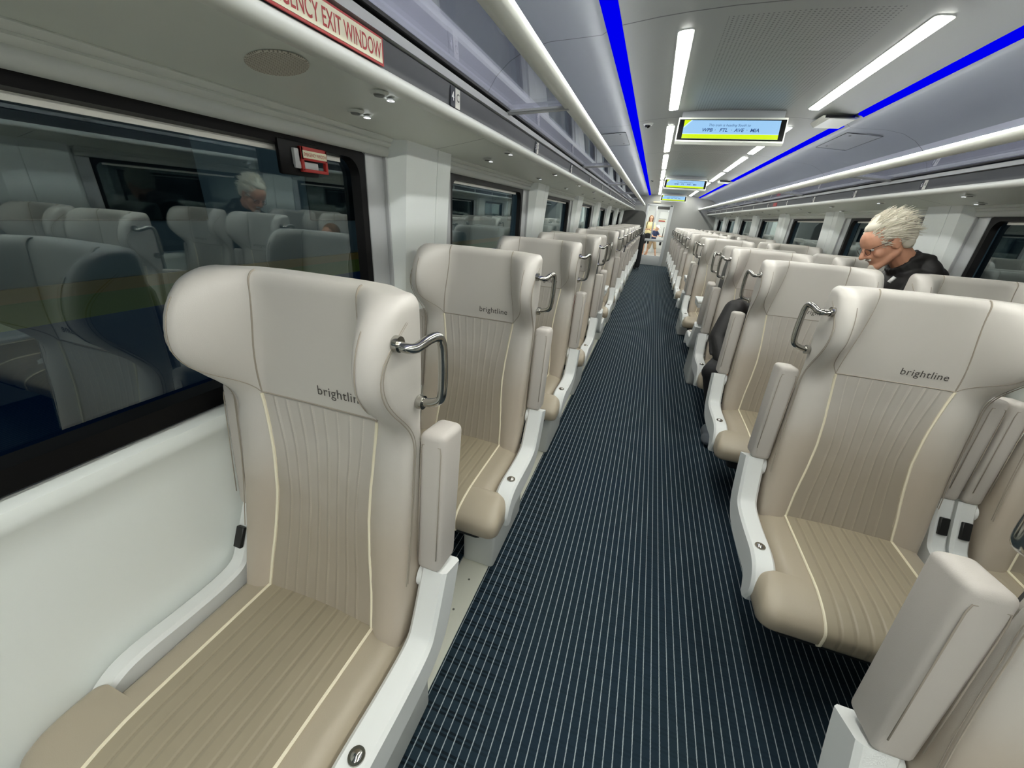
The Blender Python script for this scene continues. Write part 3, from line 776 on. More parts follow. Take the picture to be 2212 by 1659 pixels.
def build_backrest(root):
    bm = bmesh.new(); rings = []
    zs = [.40, .425, .45, .50, .56, .62, .68, .74, .80, .86, .91, .95, .985, 1.01, 1.03, 1.045, 1.06, 1.08, 1.10, 1.125, 1.15, 1.175, 1.20, 1.225, 1.25, 1.27, 1.29, 1.310]
    rows = [(z, .012 * (z == .40)) for z in zs]
    R_ = .030
    for k in range(1, 9):
        a = PI / 2 * k / 8; rows.append((1.310 + R_ * math.sin(a), .021 * (1 - math.cos(a))))
    for z, ins in rows:
        rings.append([bm.verts.new((p.x, p.y, z)) for p in seat_ring(z, ins)])
    n = len(rings[0])
    for a, b in zip(rings[:-1], rings[1:]):
        for k in range(n): bm.faces.new((a[k], a[(k + 1) % n], b[(k + 1) % n], b[k]))
    # top cap built as a strip across the thickness
    h = n // 2
    top = rings[-1]
    for k in range(h):
        i, j = k, (n - k) % n
        pass
    f = bm.faces.new(top); bmesh.ops.triangulate(bm, faces=[f])
    f = bm.faces.new(rings[0][::-1]); bmesh.ops.triangulate(bm, faces=[f])
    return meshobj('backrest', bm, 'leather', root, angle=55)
def grid_mesh(rows, uvs):
    bm = bmesh.new(); lay = bm.loops.layers.uv.new('UVMap')
    V = [[bm.verts.new(p) for p in r] for r in rows]
    for i in range(len(V) - 1):
        for j in range(len(V[0]) - 1):
            idx = ((i, j), (i, j + 1), (i + 1, j + 1), (i + 1, j))
            f = bm.faces.new([V[a][b] for a, b in idx])
            for l, (a, b) in zip(f.loops, idx): l[lay].uv = uvs[a][b]
    return bm
CZT = .458
def cushion_path(t):   # t along the seat top from the crease, returning (y, z)
    if t < .40: return -t, CZT - .012 * (1 - t / .40)
    r = .075; L = r * PI * .62
    a = (t - .40) / r
    a = min(a, PI * .62)
    return -.40 - r * math.sin(a), CZT - r + r * math.cos(a)
TMAX = .40 + .075 * PI * .60

def make_seat(kind):
    """kind: 'L' aisle on +x, 'A' aisle on -x with grab handle, 'W' window seat of a pair"""
    sg = 1 if kind == 'L' else -1
    root = empty('train_seat')
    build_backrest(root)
    # quilted back insert
    rows = []; uvs = []
    nz, nx = 34, 28
    for i in range(nz + 1):
        z = .452 + (1.036 - .452) * i / nz; h = panel_hw(z); r = []; uu = []
        for j in range(nx + 1):
            f = j / nx * 2 - 1; x = f * h
            r.append((x, front(x, z) - .003 * (1 - abs(f) ** 8), z)); k = .90 + .10 * sst(.74, 1.03, z)
            uu.append((.5 + f * .5 / (k if abs(f) < .97 else 1), (z - .45) / .6))
        rows.append(r); uvs.append(uu)
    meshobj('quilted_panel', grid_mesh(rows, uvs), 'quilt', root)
    # piping on the back
    for s in (-1, 1):
        pts = [(s * panel_hw(z), front(s * panel_hw(z), z) - .002, z) for z in [.445 + .593 * k / 26 for k in range(27)]]
        tube('piping', pts, .0042, 'piping', root, 6)
    # head seams
    tube('head_seam', [(x, front(x, 1.04) - .0005, 1.04) for x in [-.172 + .344 * k / 16 for k in range(17)]], .0022, 'stitch', root, 5)
    for s in (-1, 1):
        pts = [(s * seam_hw(z), front(s * seam_hw(z), z) + .0004, z) for z in [1.04 + .262 * k / 14 for k in range(15)]] + [(s * seam_hw(1.31), front(s * seam_hw(1.31), 1.31) + .021 * (1 - math.cos(a)) + .0002, 1.31 + .030 * math.sin(a)) for a in [PI / 2 * k / 6 for k in range(1, 7)]]
        tube('head_seam', pts, .0022, 'stitch', root, 5)
        # rolled seam around the wing
        pts = []
        for k in range(25):
            z = 1.04 + .285 * k / 24
            x = .172 + .064 * sst(1.04, 1.15, z) ** .6
            pts.append((s * x, front(x, z) - .0006 + .012 * sst(1.29, 1.33, z), z))
        tube('wing_seam', pts[:-3], .0012, 'stitch', root, 5)
        # side seam on the outer face of the wing
        pts2 = []
        for k in range(48):
            z = .62 + .70 * k / 47
            yy = front(.232, z) + .014 + .075 * sst(1.21, 1.325, z)
            pts2.append((s * (edge_x(z) + .0006 - .016 * sst(1.295, 1.33, z)), yy, z))
        ys = [p[1] for p in pts2]
        for _ in range(6): ys = [ys[0]] + [(ys[q - 1] + 2 * ys[q] + ys[q + 1]) / 4 for q in range(1, len(ys) - 1)] + [ys[-1]]
        pts2 = [(p[0], y, p[2]) for p, y in zip(pts2, ys)]
        tube('wing_seam', pts2, .0014, 'stitch', root, 5)
        tube('wing_seam', [(x, y + .008, z) for x, y, z in pts2], .0009, 'stitch', root, 5)
    # grey rear shell
    bm = bmesh.new(); rings = []
    for z in (.40, .5, .7, .9, 1.05, 1.15, 1.22, 1.255, 1.27):
        w = HW - .022 - .03 * sst(1.2, 1.27, z); yr = min(cz(z) + .09, .142) - .008
        ring = [(-w, yr + .004), (w, yr + .004), (w, yr + .026), (w - .05, yr + .062 - .012 * sst(1.2, 1.27, z)), (-w + .05, yr + .062 - .012 * sst(1.2, 1.27, z)), (-w, yr + .022)]
        rings.append([bm.verts.new((x, y, z)) for x, y in ring])
    for a, b in zip(rings[:-1], rings[1:]):
        for k in range(6): bm.faces.new((a[k], a[(k + 1) % 6], b[(k + 1) % 6], b[k]))
    bm.faces.new(rings[0]); bm.faces.new(rings[-1])
    meshobj('rear_shell', bm, 'shell_grey', root, angle=40)
    # cushion: a long block between the arms and a wide rounded block in front of them
    bm = bmesh.new()
    prof = [(.325, .030), (.333, .014), (.345, .004), (.36, 0), (.395, 0), (.41, .002), (.425, .008), (.438, .017), (.448, .029), (.455, .044), (CZT - .001, .060)]
    for hw, yb, rb, off in ((.274, .10, .01, .001), (.342, -.318, .022, 0.)):
        rr = []
        for z, ins in (prof if yb > 0 else prof[:-1]):
            y0 = -.477 + off + ins * 2.8; y1 = yb - ins * (.5 if yb > 0 else .1); xw = hw - ins * .9; rf = min(.042, (y1 - y0) * .45); rb = min(rb, (y1 - y0) * .45); ring = []
            for cx_, cy_, rad, a0 in ((xw - rf, y0 + rf, rf, -90), (xw - rb, y1 - rb, rb, 0), (-xw + rb, y1 - rb, rb, 90), (-xw + rf, y0 + rf, rf, 180)):
                for k in range(7):
                    an = math.radians(a0 + 15 * k); ring.append(bm.verts.new((cx_ + rad * math.cos(an), cy_ + rad * math.sin(an), z - off)))
            rr.append(ring)
        n = len(rr[0])
        for p, q in zip(rr[:-1], rr[1:]):
            for k in range(n): bm.faces.new((p[k], p[(k + 1) % n], q[(k + 1) % n], q[k]))
        bm.faces.new(rr[-1]); bm.faces.new(rr[0][::-1])
    meshobj('seat_cushion', bm, 'leather_cushion', root, angle=50)
    # quilted cushion insert, wrapping over the front edge
    rows = []; uvs = []
    def cpt(t):
        # follow the cushion silhouette at x=0
        tops = [(0.02, CZT - .001), (-.15, CZT - .001), (-.29, CZT - .001)]
        pr = [(.448, .029), (.438, .017), (.425, .008), (.41, .002), (.395, 0), (.36, 0), (.345, .004)]
        fr = [(-.477 + ins * 2.8, z) for z, ins in [(CZT - .001, .060), (.455, .044)] + pr]
        path = tops[:3] + fr
        L = [0]
        for a, b in zip(path[:-1], path[1:]): L.append(L[-1] + math.hypot(b[0] - a[0], b[1] - a[1]))
        d = t * L[-1]
        for i in range(len(path) - 1):
            if d <= L[i + 1] or i == len(path) - 2:
                f = (d - L[i]) / (L[i + 1] - L[i]); f = max(0, min(1, f))
                return (path[i][0] * (1 - f) + path[i + 1][0] * f, path[i][1] * (1 - f) + path[i + 1][1] * f)
    NT = 60
    for i in range(NT + 1):
        t = i / NT; y, z = cpt(t)
        dz, dy = (.0015, -.0035 * sst(.6, .9, t))
        r = []; uu = []
        for j in range(19):
            f = j / 9 - 1
            r.append((f * .176, y + dy, z + dz)); uu.append((.5 + f * .5, t * .8))
        rows.append(r); uvs.append(uu)
    meshobj('quilted_seat', grid_mesh(rows, uvs), 'quilt_seat', root)
    for s in (-1, 1):
        pts = []
        for i in range(NT + 1):
            y, z = cpt(i / NT); pts.append((s * .177, y - .0035 * sst(.6, .9, i / NT), z + .0015))
        tube('piping', pts, .0042, 'piping', root, 6)
    # under pan
    box('seat_pan', (-.26, -.42, .27), (.26, .10, .335), 'dark_under', root, .02)
    # arm frames + armrests on both sides
    for s in (-1, 1):
        aisle = (s == sg) and kind != 'W'
        x0, x1 = (.280, .352) if aisle else (.285, .340)
        path = smooth_path([(.128, .625), (.105, .565), (.078, .50), (.048, .445), (.005, .418), (-.06, .408), (-.15, .408), (-.25, .412), (-.292, .402), (-.316, .375), (-.322, .34), (-.322, .315)], 4)
        bm = bmesh.new(); rg = []
        for i, p in enumerate(path):
            t = (path[min(i + 1, len(path) - 1)] - path[max(i - 1, 0)]).normalized(); nn = Vector((-t.y, t.x))
            fr_ = i / (len(path) - 1)
            h = .047 + .008 * math.sin(PI * fr_)
            h *= 1 - .55 * sst(.8, 1, fr_)
            c = .009; q = []
            for xx, hh in ((x0 + c, h), (x1 - c, h), (x1, h - c), (x1, -h + c), (x1 - c, -h), (x0 + c, -h), (x0, -h + c), (x0, h - c)):
                v2 = p - nn * hh; q.append(bm.verts.new((s * xx, v2.x, v2.y)))
            rg.append(q)
        for a, b in zip(rg[:-1], rg[1:]):
            for k in range(8): bm.faces.new((a[k], a[(k + 1) % 8], b[(k + 1) % 8], b[k]))
        bm.faces.new(rg[0]); bm.faces.new(rg[-1])
        fr = meshobj('arm_frame', bm, 'white_plastic', root, angle=35)
        if aisle:
            bm = bmesh.new(); bmesh.ops.create_cone(bm, cap_ends=True, segments=20, radius1=.019, radius2=.017, depth=.008, matrix=Matrix.Translation((s * .318, -.235, .4655)))
            bmesh.ops.create_cone(bm, cap_ends=True, segments=20, radius1=.012, radius2=.004, depth=.006, matrix=Matrix.Translation((s * .318, -.235, .472)))
            meshobj('recline_button', bm, 'chrome', fr, angle=40)
        else:
            # socket set into the front of the upright
            M = Matrix.Translation((s * .313, .04, .552)) @ Matrix.Rotation(-.41, 4, 'X')
            bm = bmesh.new(); add_box(bm, (-.014, -.008, -.032), (.014, .004, .032), .002, 1, M)
            meshobj('socket', bm, 'socket_black', fr, angle=40)
        # hinge + padded arm swung up
        xa = .304 if aisle else .312; wa = .033 if aisle else .027
        bm = bmesh.new()
        bmesh.ops.create_cone(bm, cap_ends=True, segments=20, radius1=.033, radius2=.033, depth=.03, matrix=Matrix.Translation((s * (xa - .016), .104, .600)) @ Matrix.Rotation(PI / 2, 4, 'Y'))
        add_box(bm, (s * xa - .016, .095, .59), (s * xa + .016, .155, .66), .006)
        meshobj('arm_hinge', bm, 'white_plastic', root, angle=40)
        M = Matrix.Translation((s * xa, .118, .636)) @ Matrix.Rotation(-.115, 4, 'X')
        bm = bmesh.new(); vs = add_box(bm, (-wa, -.05, 0), (wa, .052, .392), .017, 4)
        for v in vs:
            if v.co.z < .06 and v.co.y < 0: v.co.z += .0
            if v.co.z < .09: v.co.y = v.co.y if v.co.y > 0 else v.co.y * (1 - .18 * (1 - v.co.z / .09))
        for v in bm.verts: v.co = M @ v.co
        arm = meshobj('armrest', bm, 'leather_arm', root, angle=60)
        pts = [M @ Vector((sx * (wa - .0075), -.0485, z)) for sx, z in ((-1, .05), (-1, .2), (-1, .345), (-.9, .362), (0, .366), (.9, .362), (1, .345), (1, .2), (1, .05))]
        bm = bmesh.new(); add_tube(bm, pts, .0014, 5); meshobj('arm_seam', bm, 'stitch', arm)
    # grab handle
    if kind != 'W':
        s = sg
        pts = [(.266, .040, 1.262), (.298, .041, 1.257), (.314, .052, 1.257), (.326, .076, 1.268), (.333, .098, 1.268), (.336, .108, 1.248), (.336, .111, 1.20), (.333, .113, 1.15), (.326, .114, 1.124), (.304, .114, 1.112), (.266, .114, 1.108)]
        hd = tube('grab_handle', [(s * x, y, z) for x, y, z in pts], .0098, 'chrome', root, 12, 5)
        for y, z in ((.040, 1.262), (.114, 1.108)):
            bm = bmesh.new(); bmesh.ops.create_cone(bm, cap_ends=True, segments=18, radius1=.0165, radius2=.0155, depth=.012, matrix=Matrix.Translation((s * .281, y, z)) @ Matrix.Rotation(PI / 2, 4, 'Y'))
            meshobj('mount_ring', bm, 'chrome', hd, angle=40)
    # logo lettering on the head panel
    me = text_mesh('brightline', .0335, bold=.0001, space=1.06); me.name = 'brand_lettering'
    bmx = bmesh.new(); bmx.from_mesh(me); bmesh.ops.subdivide_edges(bmx, edges=[e for e in bmx.edges if e.calc_length() > .012], cuts=1); bmx.to_mesh(me); bmx.free()
    w = max(v.co.x for v in me.vertices)
    for v in me.vertices:
        x = .140 - w + v.co.x; z = 1.072 + v.co.y; v.co = Vector((x, front(x, z) - .0012, z))
    me.materials.clear(); me.materials.append(MATS['logo_ink']); link(bpy.data.objects.new('brand_lettering', me), root)
    # pedestal
    if kind == 'L': box('pedestal', (.135, -.31, 0), (.285, .10, .335), 'pedestal_grey', root, .018, 3)
    elif kind == 'A': box('pedestal', (.19, -.16, 0), (.33, .14, .335), 'dark_under', root, .018, 3)
    else: box('pedestal', (-.33, -.16, 0), (-.19, .14, .335), 'dark_under', root, .018, 3)
    return root

proto = {k: make_seat(k) for k in 'LAW'}
fresh = set('LAW')
# mirrored aisle version for seats that face away: rotated by half a turn the aisle side swaps
def place_seat(kind, x, y, rz, label, group):
    if kind in fresh: o = proto[kind]; fresh.discard(kind)
    else: o = copy_tree(proto[kind])
    o.location = (x, y, 0); o.rotation_euler = (0, 0, rz)
    tag(o, label, 'seat', group); return o
XL, XA, XW = -1.135, .442, 1.132
lrows = [.535, 1.5, 2.5, 3.5] + [5.36 + .98 * k for k in range(9)]
for i, y in enumerate(lrows):
    lab = 'beige leather seat by the left windows, %s facing the camera counted from the front' % ORD[i]
    if i == 0: lab = 'largest beige leather seat in the left foreground beside the nearest window'
    place_seat('L', XL, y, 0, lab, 'beige single seats along the left windows')
rrows = [.50, 1.505, 2.5, 3.5, 5.45, 7.42] + [8.4 + .98 * k for k in range(6)]
for i, y in enumerate(rrows):
    if i == 0: la, lw = 'beige seat at the right edge of the photo, its raised armrest nearest the camera', 'beige window seat nearest the camera on the right, beyond the photo edge'
    else:
        n = ORD[i]
        la = 'beige aisle seat on the right facing the camera, %s full row back from the front' % n.replace('second', 'first').replace('third', 'second') if i < 3 else 'beige aisle seat on the right facing the camera, in the %s row from the front' % n
        lw = 'beige window seat on the right facing the camera, in the %s row from the front' % n
        if i == 1: la = 'large beige aisle seat in the right foreground with brand lettering and chrome grab handle'
        if i == 2: la = 'beige aisle seat right behind the large right foreground seat'
        if i == 3: la = 'beige aisle seat with the black-clothed passenger sitting in it'; lw = 'beige window seat behind the stooping white-haired man'
    place_seat('A', XA, y, 0, la, 'beige double seats along the right windows')
    place_seat('W', XW, y, 0, lw, 'beige double seats along the right windows')
# seats turned the other way, back to back with the row before them
place_seat('A', XL, 4.11, PI, 'beige left seat turned away from the camera, before the left table', 'beige single seats along the left windows')
for i, y in enumerate((4.10, 6.05)):
    nm = ('nearer', 'farther')[i]
    place_seat('L', XA, y, PI, 'beige aisle seat on the right turned away, before the %s table' % nm, 'beige double seats along the right windows')
    place_seat('W', XW, y, PI, 'beige window seat on the right turned away, before the %s table' % nm, 'beige double seats along the right windows')

# ------------------------------------------------------------------ tables between facing seats
def table(x0, x1, y, lab):
    r = empty('folding_table', ((x0 + x1) / 2, y, 0)); tag(r, lab, 'table')
    h = (x1 - x0) / 2
    box('table_top', (-h, -.16, .715), (h, .16, .74), 'white_plastic', r, .008, 3)
    box('folded_leaf', (-h + .01, -.158, .66), (h - .01, -.0, .712), 'pedestal_grey', r, .008)
    box('folded_leaf', (-h + .01, .002, .66), (h - .01, .158, .712), 'pedestal_grey', r, .008)
    w = h if x0 < 0 else h
    sx = -1 if x0 < 0 else 1
    box('leg', (sx * h * .3 - .03, -.05, 0), (sx * h * .3 + .03, .05, .66), 'pedestal_grey', r, .012)
table(-1.47, -.83, 4.76, 'small white folded table between the facing left seats')
table(.15, 1.46, 4.78, 'white folded table between facing seats on the right, nearer one')
table(.15, 1.46, 6.75, 'white folded table between facing seats on the right, farther one')

# red card, dark cord, black case
r = box('folded_card', (-.872, 2.64, .80), (-.864, 2.70, 1.0), 'red_card', None, .002); tag(r, 'red folded card tucked beside the third left seat', 'card')
pts = [(-.762, 5.50, 1.10), (-.762, 5.62, 1.135), (-.762, 5.9, 1.16), (-.762, 8, 1.15), (-.762, 11.8, 1.135), (-.762, 13.7, 1.14)]
o = tube('cord', pts, .009, 'black_rubber', None, 6, 8); tag(o, 'thin dark cord running along the far left seat handles', 'cord')
r = empty('suitcase', (-.735, 13.75, 0)); tag(r, 'tall slim black case standing in front of the dark partition', 'suitcase')
box('body', (-.075, -.11, .05), (.075, .11, 1.08), 'black_bag', r, .06, 4)
tube('carry_handle', [(-.03, 0, 1.07), (-.03, 0, 1.12), (.03, 0, 1.12), (.03, 0, 1.07)], .008, 'black_rubber', r, 6)
for q in (-1, 1):
    bm = bmesh.new(); bmesh.ops.create_cone(bm, cap_ends=True, segments=16, radius1=.028, radius2=.028, depth=.02, matrix=Matrix.Translation((q * .05, -.07, .028)) @ Matrix.Rotation(PI / 2, 4, 'Y')); meshobj('wheel', bm, 'black_rubber', r, angle=40)

# ------------------------------------------------------------------ people
def hand(bm, w, d, n, th, sc=1., curl=.6):
    """palm + four fingers + thumb; w wrist, d direction, n palm normal (curl toward it), th thumb side"""
    w = Vector(w); d = Vector(d).normalized(); n = Vector(n); n = (n - d * n.dot(d)).normalized(); t = d.cross(n).normalized()
    if t.dot(Vector(th)) < 0: t = -t
    for q in (-1, -.33, .33, 1):
        b = w + d * .02 * sc + t * q * .016 * sc; k = w + d * .085 * sc + t * q * .028 * sc
        add_cap(bm, b, .017 * sc, k, .0125 * sc, 10)
        L = {1: .036, .33: .042, -.33: .038, -1: .029}[q] * sc
        c1, c2 = curl * .6, curl * 1.3
        m = k + (d * math.cos(c1) + n * math.sin(c1)) * L + t * q * .004 * sc
        e = m + (d * math.cos(c2) + n * math.sin(c2)) * L * .85
        add_cap(bm, k, .0098 * sc, m, .009 * sc, 10); add_cap(bm, m, .009 * sc, e, .0075 * sc, 10)
    b = w + d * .025 * sc + t * .022 * sc; m = b + (t * .8 + d * .6 + n * .25).normalized() * .042 * sc; e = m + (d * .9 + t * .25 + n * .4).normalized() * .034 * sc
    add_cap(bm, b, .014 * sc, m, .011 * sc, 10); add_cap(bm, m, .011 * sc, e, .009 * sc, 10)
def head_frame(c, fwd, up):
    f = Vector(fwd).normalized(); u = Vector(up); u = (u - f * u.dot(f)).normalized(); l = u.cross(f)
    c = Vector(c)
    def P(a, b, d): return c + f * a + l * b + u * d
    M = Matrix((f, l, u)).transposed()
    return P, M
def build_head(bm, P, M, k=1., ears=True, thin=1.):
    E = lambda a, b, c, r: add_ell(bm, P(a * k, b * k, c * k), [q * k for q in r], M)
    Cp = lambda p, r0, q, r1: add_cap(bm, P(*[v * k for v in p]), r0 * k, P(*[v * k for v in q]), r1 * k)
    E(-.018, 0, .036, (.100, .077, .086)); E(.028, 0, .03, (.066, .066, .072))
    E(.026, 0, -.045, (.062, .055 * thin, .074)); E(-.01, 0, -.03, (.066, .068, .07))
    for s in (-1, 1):
        Cp((-.012, s * .052, -.058), .022, (.066, s * .018, -.100), .020)
        Cp((.070, s * .012, .020), .014, (.052, s * .048, .020), .012)
        E(.046, s * .040, -.030, (.030, .022, .030))
        Cp((.092, s * .010, -.034), .0085, (.084, s * .014, -.036), .008)
        Cp((.076, s * .006, -.064), .0095, (.068, s * .022, -.066), .007)
        Cp((.074, s * .006, -.074), .0085, (.066, s * .019, -.073), .007)
        if ears:
            E(-.012, s * .080, -.002, (.020, .010, .032)); E(-.008, s * .079, -.028, (.011, .008, .012)); Cp((.004, s * .075, .018), .006, (.006, s * .074, -.02), .006)
    Cp((.088, 0, .012), .009, (.112, 0, -.026), .0125); E(.103, 0, -.030, (.013, .012, .010))
    E(.070, 0, -.104, (.020, .022, .018)); E(.062, 0, -.085, (.022, .03, .02))
def eyes(P, M, k, root, parentname='eye'):
    for s in (-1, 1):
        bm = bmesh.new(); add_ell(bm, P(.0685 * k, s * .031 * k, .002 * k), (.0115 * k,) * 3, M, 16, 10); e = meshobj('eye', bm, 'eye_white', root)
        bm = bmesh.new(); add_ell(bm, P(.0785 * k, s * .031 * k, -.001 * k), (.004 * k, .0055 * k, .0055 * k), M, 12, 8); meshobj('iris', bm, 'eye_dark', e)
def hair_tufts(bm, P, k, roots, n, length, r=.0022):
    for _ in range(n):
        a = random.uniform(*roots[0]); b = random.uniform(*roots[1])
        d = (math.cos(a) * math.cos(b), math.sin(a) * math.cos(b), math.sin(b))
        p0 = Vector((-.018 + .098 * d[0], .077 * d[1], .036 + .086 * d[2]))
        L = length * random.uniform(.6, 1.25)
        q = Vector((-.75 - .2 * random.random(), .25 * d[1] + random.uniform(-.15, .15), .32 * d[2] + random.uniform(-.25, .25)))
        p1 = p0 * 1.07 + q * L * .5 + Vector((0, d[1] * .01, .012 * max(d[2], 0))); p2 = p1 + (q + Vector((0, 0, -.35))) * L * .5
        pts = [P(*(v * k)) for v in (p0, (p0 + p1) * .5 + Vector((0, 0, .004)), p1, p2)]
        add_tube(bm, pts, [r * 1.4, r * 1.5, r * 1.2, r * .3], 5, caps=False)

# --- white-haired man stooping between the right seats
man = empty('person', (1.12, 2.95, 0)); tag(man, 'white-haired man in glasses and black hooded jacket, stooping between the right seats', 'person')
inv = Matrix.Translation(-Vector(man.location))
def own(o): o.matrix_parent_inverse = inv; return o
K = 1.05
HC = Vector((.795, 2.88, 1.468))
P, M = head_frame(HC, (-.80, -.14, -.54), (-.55, .0, .8))
bm = bmesh.new()
build_head(bm, P, M, K)
add_cap(bm, P(-.04, 0, -.045), .056, (.955, 2.915, 1.365), .062); add_cap(bm, (.955, 2.915, 1.365), .062, (1.02, 2.94, 1.28), .075)
add_cap(bm, (1.02, 2.94, 1.24), .09, (1.15, 2.96, .88), .12)
add_cap(bm, (1.0, 2.79, 1.26), .05, (.93, 2.79, 1.0), .042); add_cap(bm, (.93, 2.79, 1.0), .04, (.76, 2.86, .82), .03)
add_cap(bm, (1.0, 3.08, 1.26), .05, (.92, 3.13, 1.0), .042); add_cap(bm, (.92, 3.13, 1.0), .04, (.75, 3.05, .82), .03)
hand(bm, (.76, 2.86, .82), (-.8, .25, -.5), (-.2, .4, -.9), (0, .5, .6)); hand(bm, (.75, 3.05, .82), (-.8, -.2, -.5), (-.2, -.4, -.9), (0, -.5, .6))
add_cap(bm, (1.15, 2.86, .86), .09, (1.03, 2.83, .48), .06); add_cap(bm, (1.03, 2.83, .48), .056, (1.10, 2.84, .09), .042)
add_cap(bm, (1.15, 2.97, .86), .09, (1.05, 2.93, .48), .06); add_cap(bm, (1.05, 2.93, .48), .056, (1.12, 2.95, .09), .042)
add_cap(bm, (1.12, 2.84, .05), .035, (.96, 2.83, .04), .03); add_cap(bm, (1.14, 2.95, .05), .035, (.98, 2.94, .04), .03)
own(remesh('body', bm, 'skin', .0042, 5, man))
for e in (1,): eyes(P, M, K, man)
for o in man.children:
    if o.name.startswith('eye'): o.matrix_parent_inverse = inv
# jacket
bm = bmesh.new()
add_cap(bm, (.995, 2.93, 1.24), .115, (1.12, 2.95, .90), .135); add_ell(bm, (1.005, 2.93, 1.24), (.125, .20, .13)); add_cap(bm, (.985, 2.92, 1.32), .075, (1.05, 2.94, 1.22), .12)
add_cap(bm, (1.0, 2.785, 1.262), .078, (.935, 2.79, 1.0), .062); add_cap(bm, (.935, 2.79, 1.0), .062, (.78, 2.855, .835), .046)
add_cap(bm, (1.0, 3.07, 1.262), .078, (.925, 3.12, 1.0), .062); add_cap(bm, (.925, 3.12, 1.0), .062, (.77, 3.05, .835), .046)
# collar ring
for a in range(18):
    t = 2 * PI * a / 18
    c = Vector((.935, 2.91, 1.375)); ax = Vector((-.78, -.05, .62)).normalized(); u = ax.orthogonal().normalized(); v = ax.cross(u)
    p = c + (u * math.cos(t) + v * math.sin(t)) * .070
    add_cap(bm, p - ax * .035, .020, p + ax * .008, .014, 8)
# hood lying on the back
add_ell(bm, (1.045, 2.92, 1.345), (.085, .125, .065), Matrix.Rotation(.75, 3, 'Y')); add_ell(bm, (1.085, 2.92, 1.29), (.066, .115, .085), Matrix.Rotation(.55, 3, 'Y'))
add_cap(bm, (.975, 2.85, 1.415), .020, (1.03, 2.86, 1.405), .024); add_cap(bm, (1.0, 2.86, 1.41), .024, (1.0, 2.98, 1.41), .024); add_cap(bm, (.94, 2.84, 1.395), .016, (.985, 2.85, 1.412), .02)
for k in range(6):
    z = 1.06 + .04 * k; add_cap(bm, (.875 + .018 * k, 2.735, z), .007, (1.0 + .008 * k, 2.722, z + .06), .009)
own(remesh('jacket', bm, 'black_cloth', .006, 8, man))
bm = bmesh.new()
add_cap(bm, (1.15, 2.86, .88), .108, (1.03, 2.83, .48), .07); add_cap(bm, (1.03, 2.83, .48), .068, (1.10, 2.84, .08), .058)
add_cap(bm, (1.15, 2.97, .88), .108, (1.05, 2.93, .48), .07); add_cap(bm, (1.05, 2.93, .48), .068, (1.12, 2.95, .08), .058)
own(remesh('trousers', bm, 'dark_trousers', .009, 3, man))
for y, x in ((2.835, 1.04), (2.945, 1.06)):
    bm = bmesh.new(); add_ell(bm, (x + .03, y, .05), (.10, .045, .05)); add_ell(bm, (x - .07, y, .035), (.075, .045, .035)); own(remesh('shoe', bm, 'shoe_grey', .007, 3, man))
# hair
bm = bmesh.new()
add_ell(bm, P(-.045 * K, 0, .056 * K), [v * K for v in (.088, .083, .083)], M); add_ell(bm, P(-.092 * K, 0, .012 * K), [v * K for v in (.052, .074, .075)], M); add_ell(bm, P(-.078 * K, 0, -.045 * K), [v * K for v in (.04, .058, .04)], M)
add_ell(bm, P(-.005 * K, 0, .098 * K), [v * K for v in (.062, .06, .034)], M)
for s in (-1, 1):
    add_ell(bm, P(-.045 * K, s * .060 * K, .018 * K), [v * K for v in (.048, .030, .045)], M); add_ell(bm, P(-.07 * K, s * .050 * K, -.025 * K), [v * K for v in (.034, .030, .042)], M); add_ell(bm, P(-.004 * K, s * .064 * K, .050 * K), [v * K for v in (.032, .018, .028)], M)
for _ in range(70):
    a = random.uniform(0, 2 * PI); b = random.uniform(-.2, 1.5)
    d = Vector((math.cos(a) * math.cos(b), math.sin(a) * math.cos(b), math.sin(b)))
    if d.x > .45 and d.z < .75: continue
    add_ell(bm, P(*((Vector((-.045, 0, .05)) + Vector((d.x * .085, d.y * .08, d.z * .088))) * K)), [v * K for v in (.026, .012, .012)], M)
hr = own(remesh('hair', bm, 'hair_white', .004, 2, man))
bm = bmesh.new()
hair_tufts(bm, P, K, ((.55, 2 * PI - .55), (-.5, 1.5)), 900, .055, .0013)
own(meshobj('loose_strands', bm, 'hair_white', hr))
hr.children[0].matrix_parent_inverse = Matrix()
bm = bmesh.new()
add_ell(bm, P(.073 * K, 0, -.106 * K), [v * K for v in (.026, .030, .024)], M); add_cap(bm, P(.086 * K, -.016 * K, -.0535 * K), .006, P(.086 * K, .016 * K, -.0535 * K), .006)
own(remesh('beard', bm, 'beard_white', .003, 2, man))
g = own(tube('eyeglasses', [P(.082 * K, .052 * K, .010 * K), P(.03 * K, .079 * K, .014 * K), P(-.012 * K, .086 * K, .016 * K), P(-.03 * K, .084 * K, -.006 * K)], .0016, 'glasses_dark', man, 6))
bm = bmesh.new()
add_tube(bm, [P(.082 * K, -.052 * K, .010 * K), P(.03 * K, -.079 * K, .014 * K), P(-.012 * K, -.086 * K, .016 * K)], .0016, 6)
for s in (-1, 1):
    add_tube(bm, [P((.098 - .006 * abs(math.cos(t))) * K, (s * .031 + .022 * math.cos(t)) * K, (-.002 + .017 * math.sin(t)) * K) for t in [2 * PI * q / 20 for q in range(21)]], .0014, 6)
add_tube(bm, [P(.102 * K, -.01 * K, .004 * K), P(.106 * K, 0, .008 * K), P(.102 * K, .01 * K, .004 * K)], .0014, 6)
meshobj('rims', bm, 'glasses_dark', g)
bm = bmesh.new(); add_tube(bm, [(.862, 2.80, 1.268), (.876, 2.795, 1.30)], .010, 6); o = own(meshobj('white_patch', bm, 'patch_white', man)); o['label'] = 'small white patch on the chest'

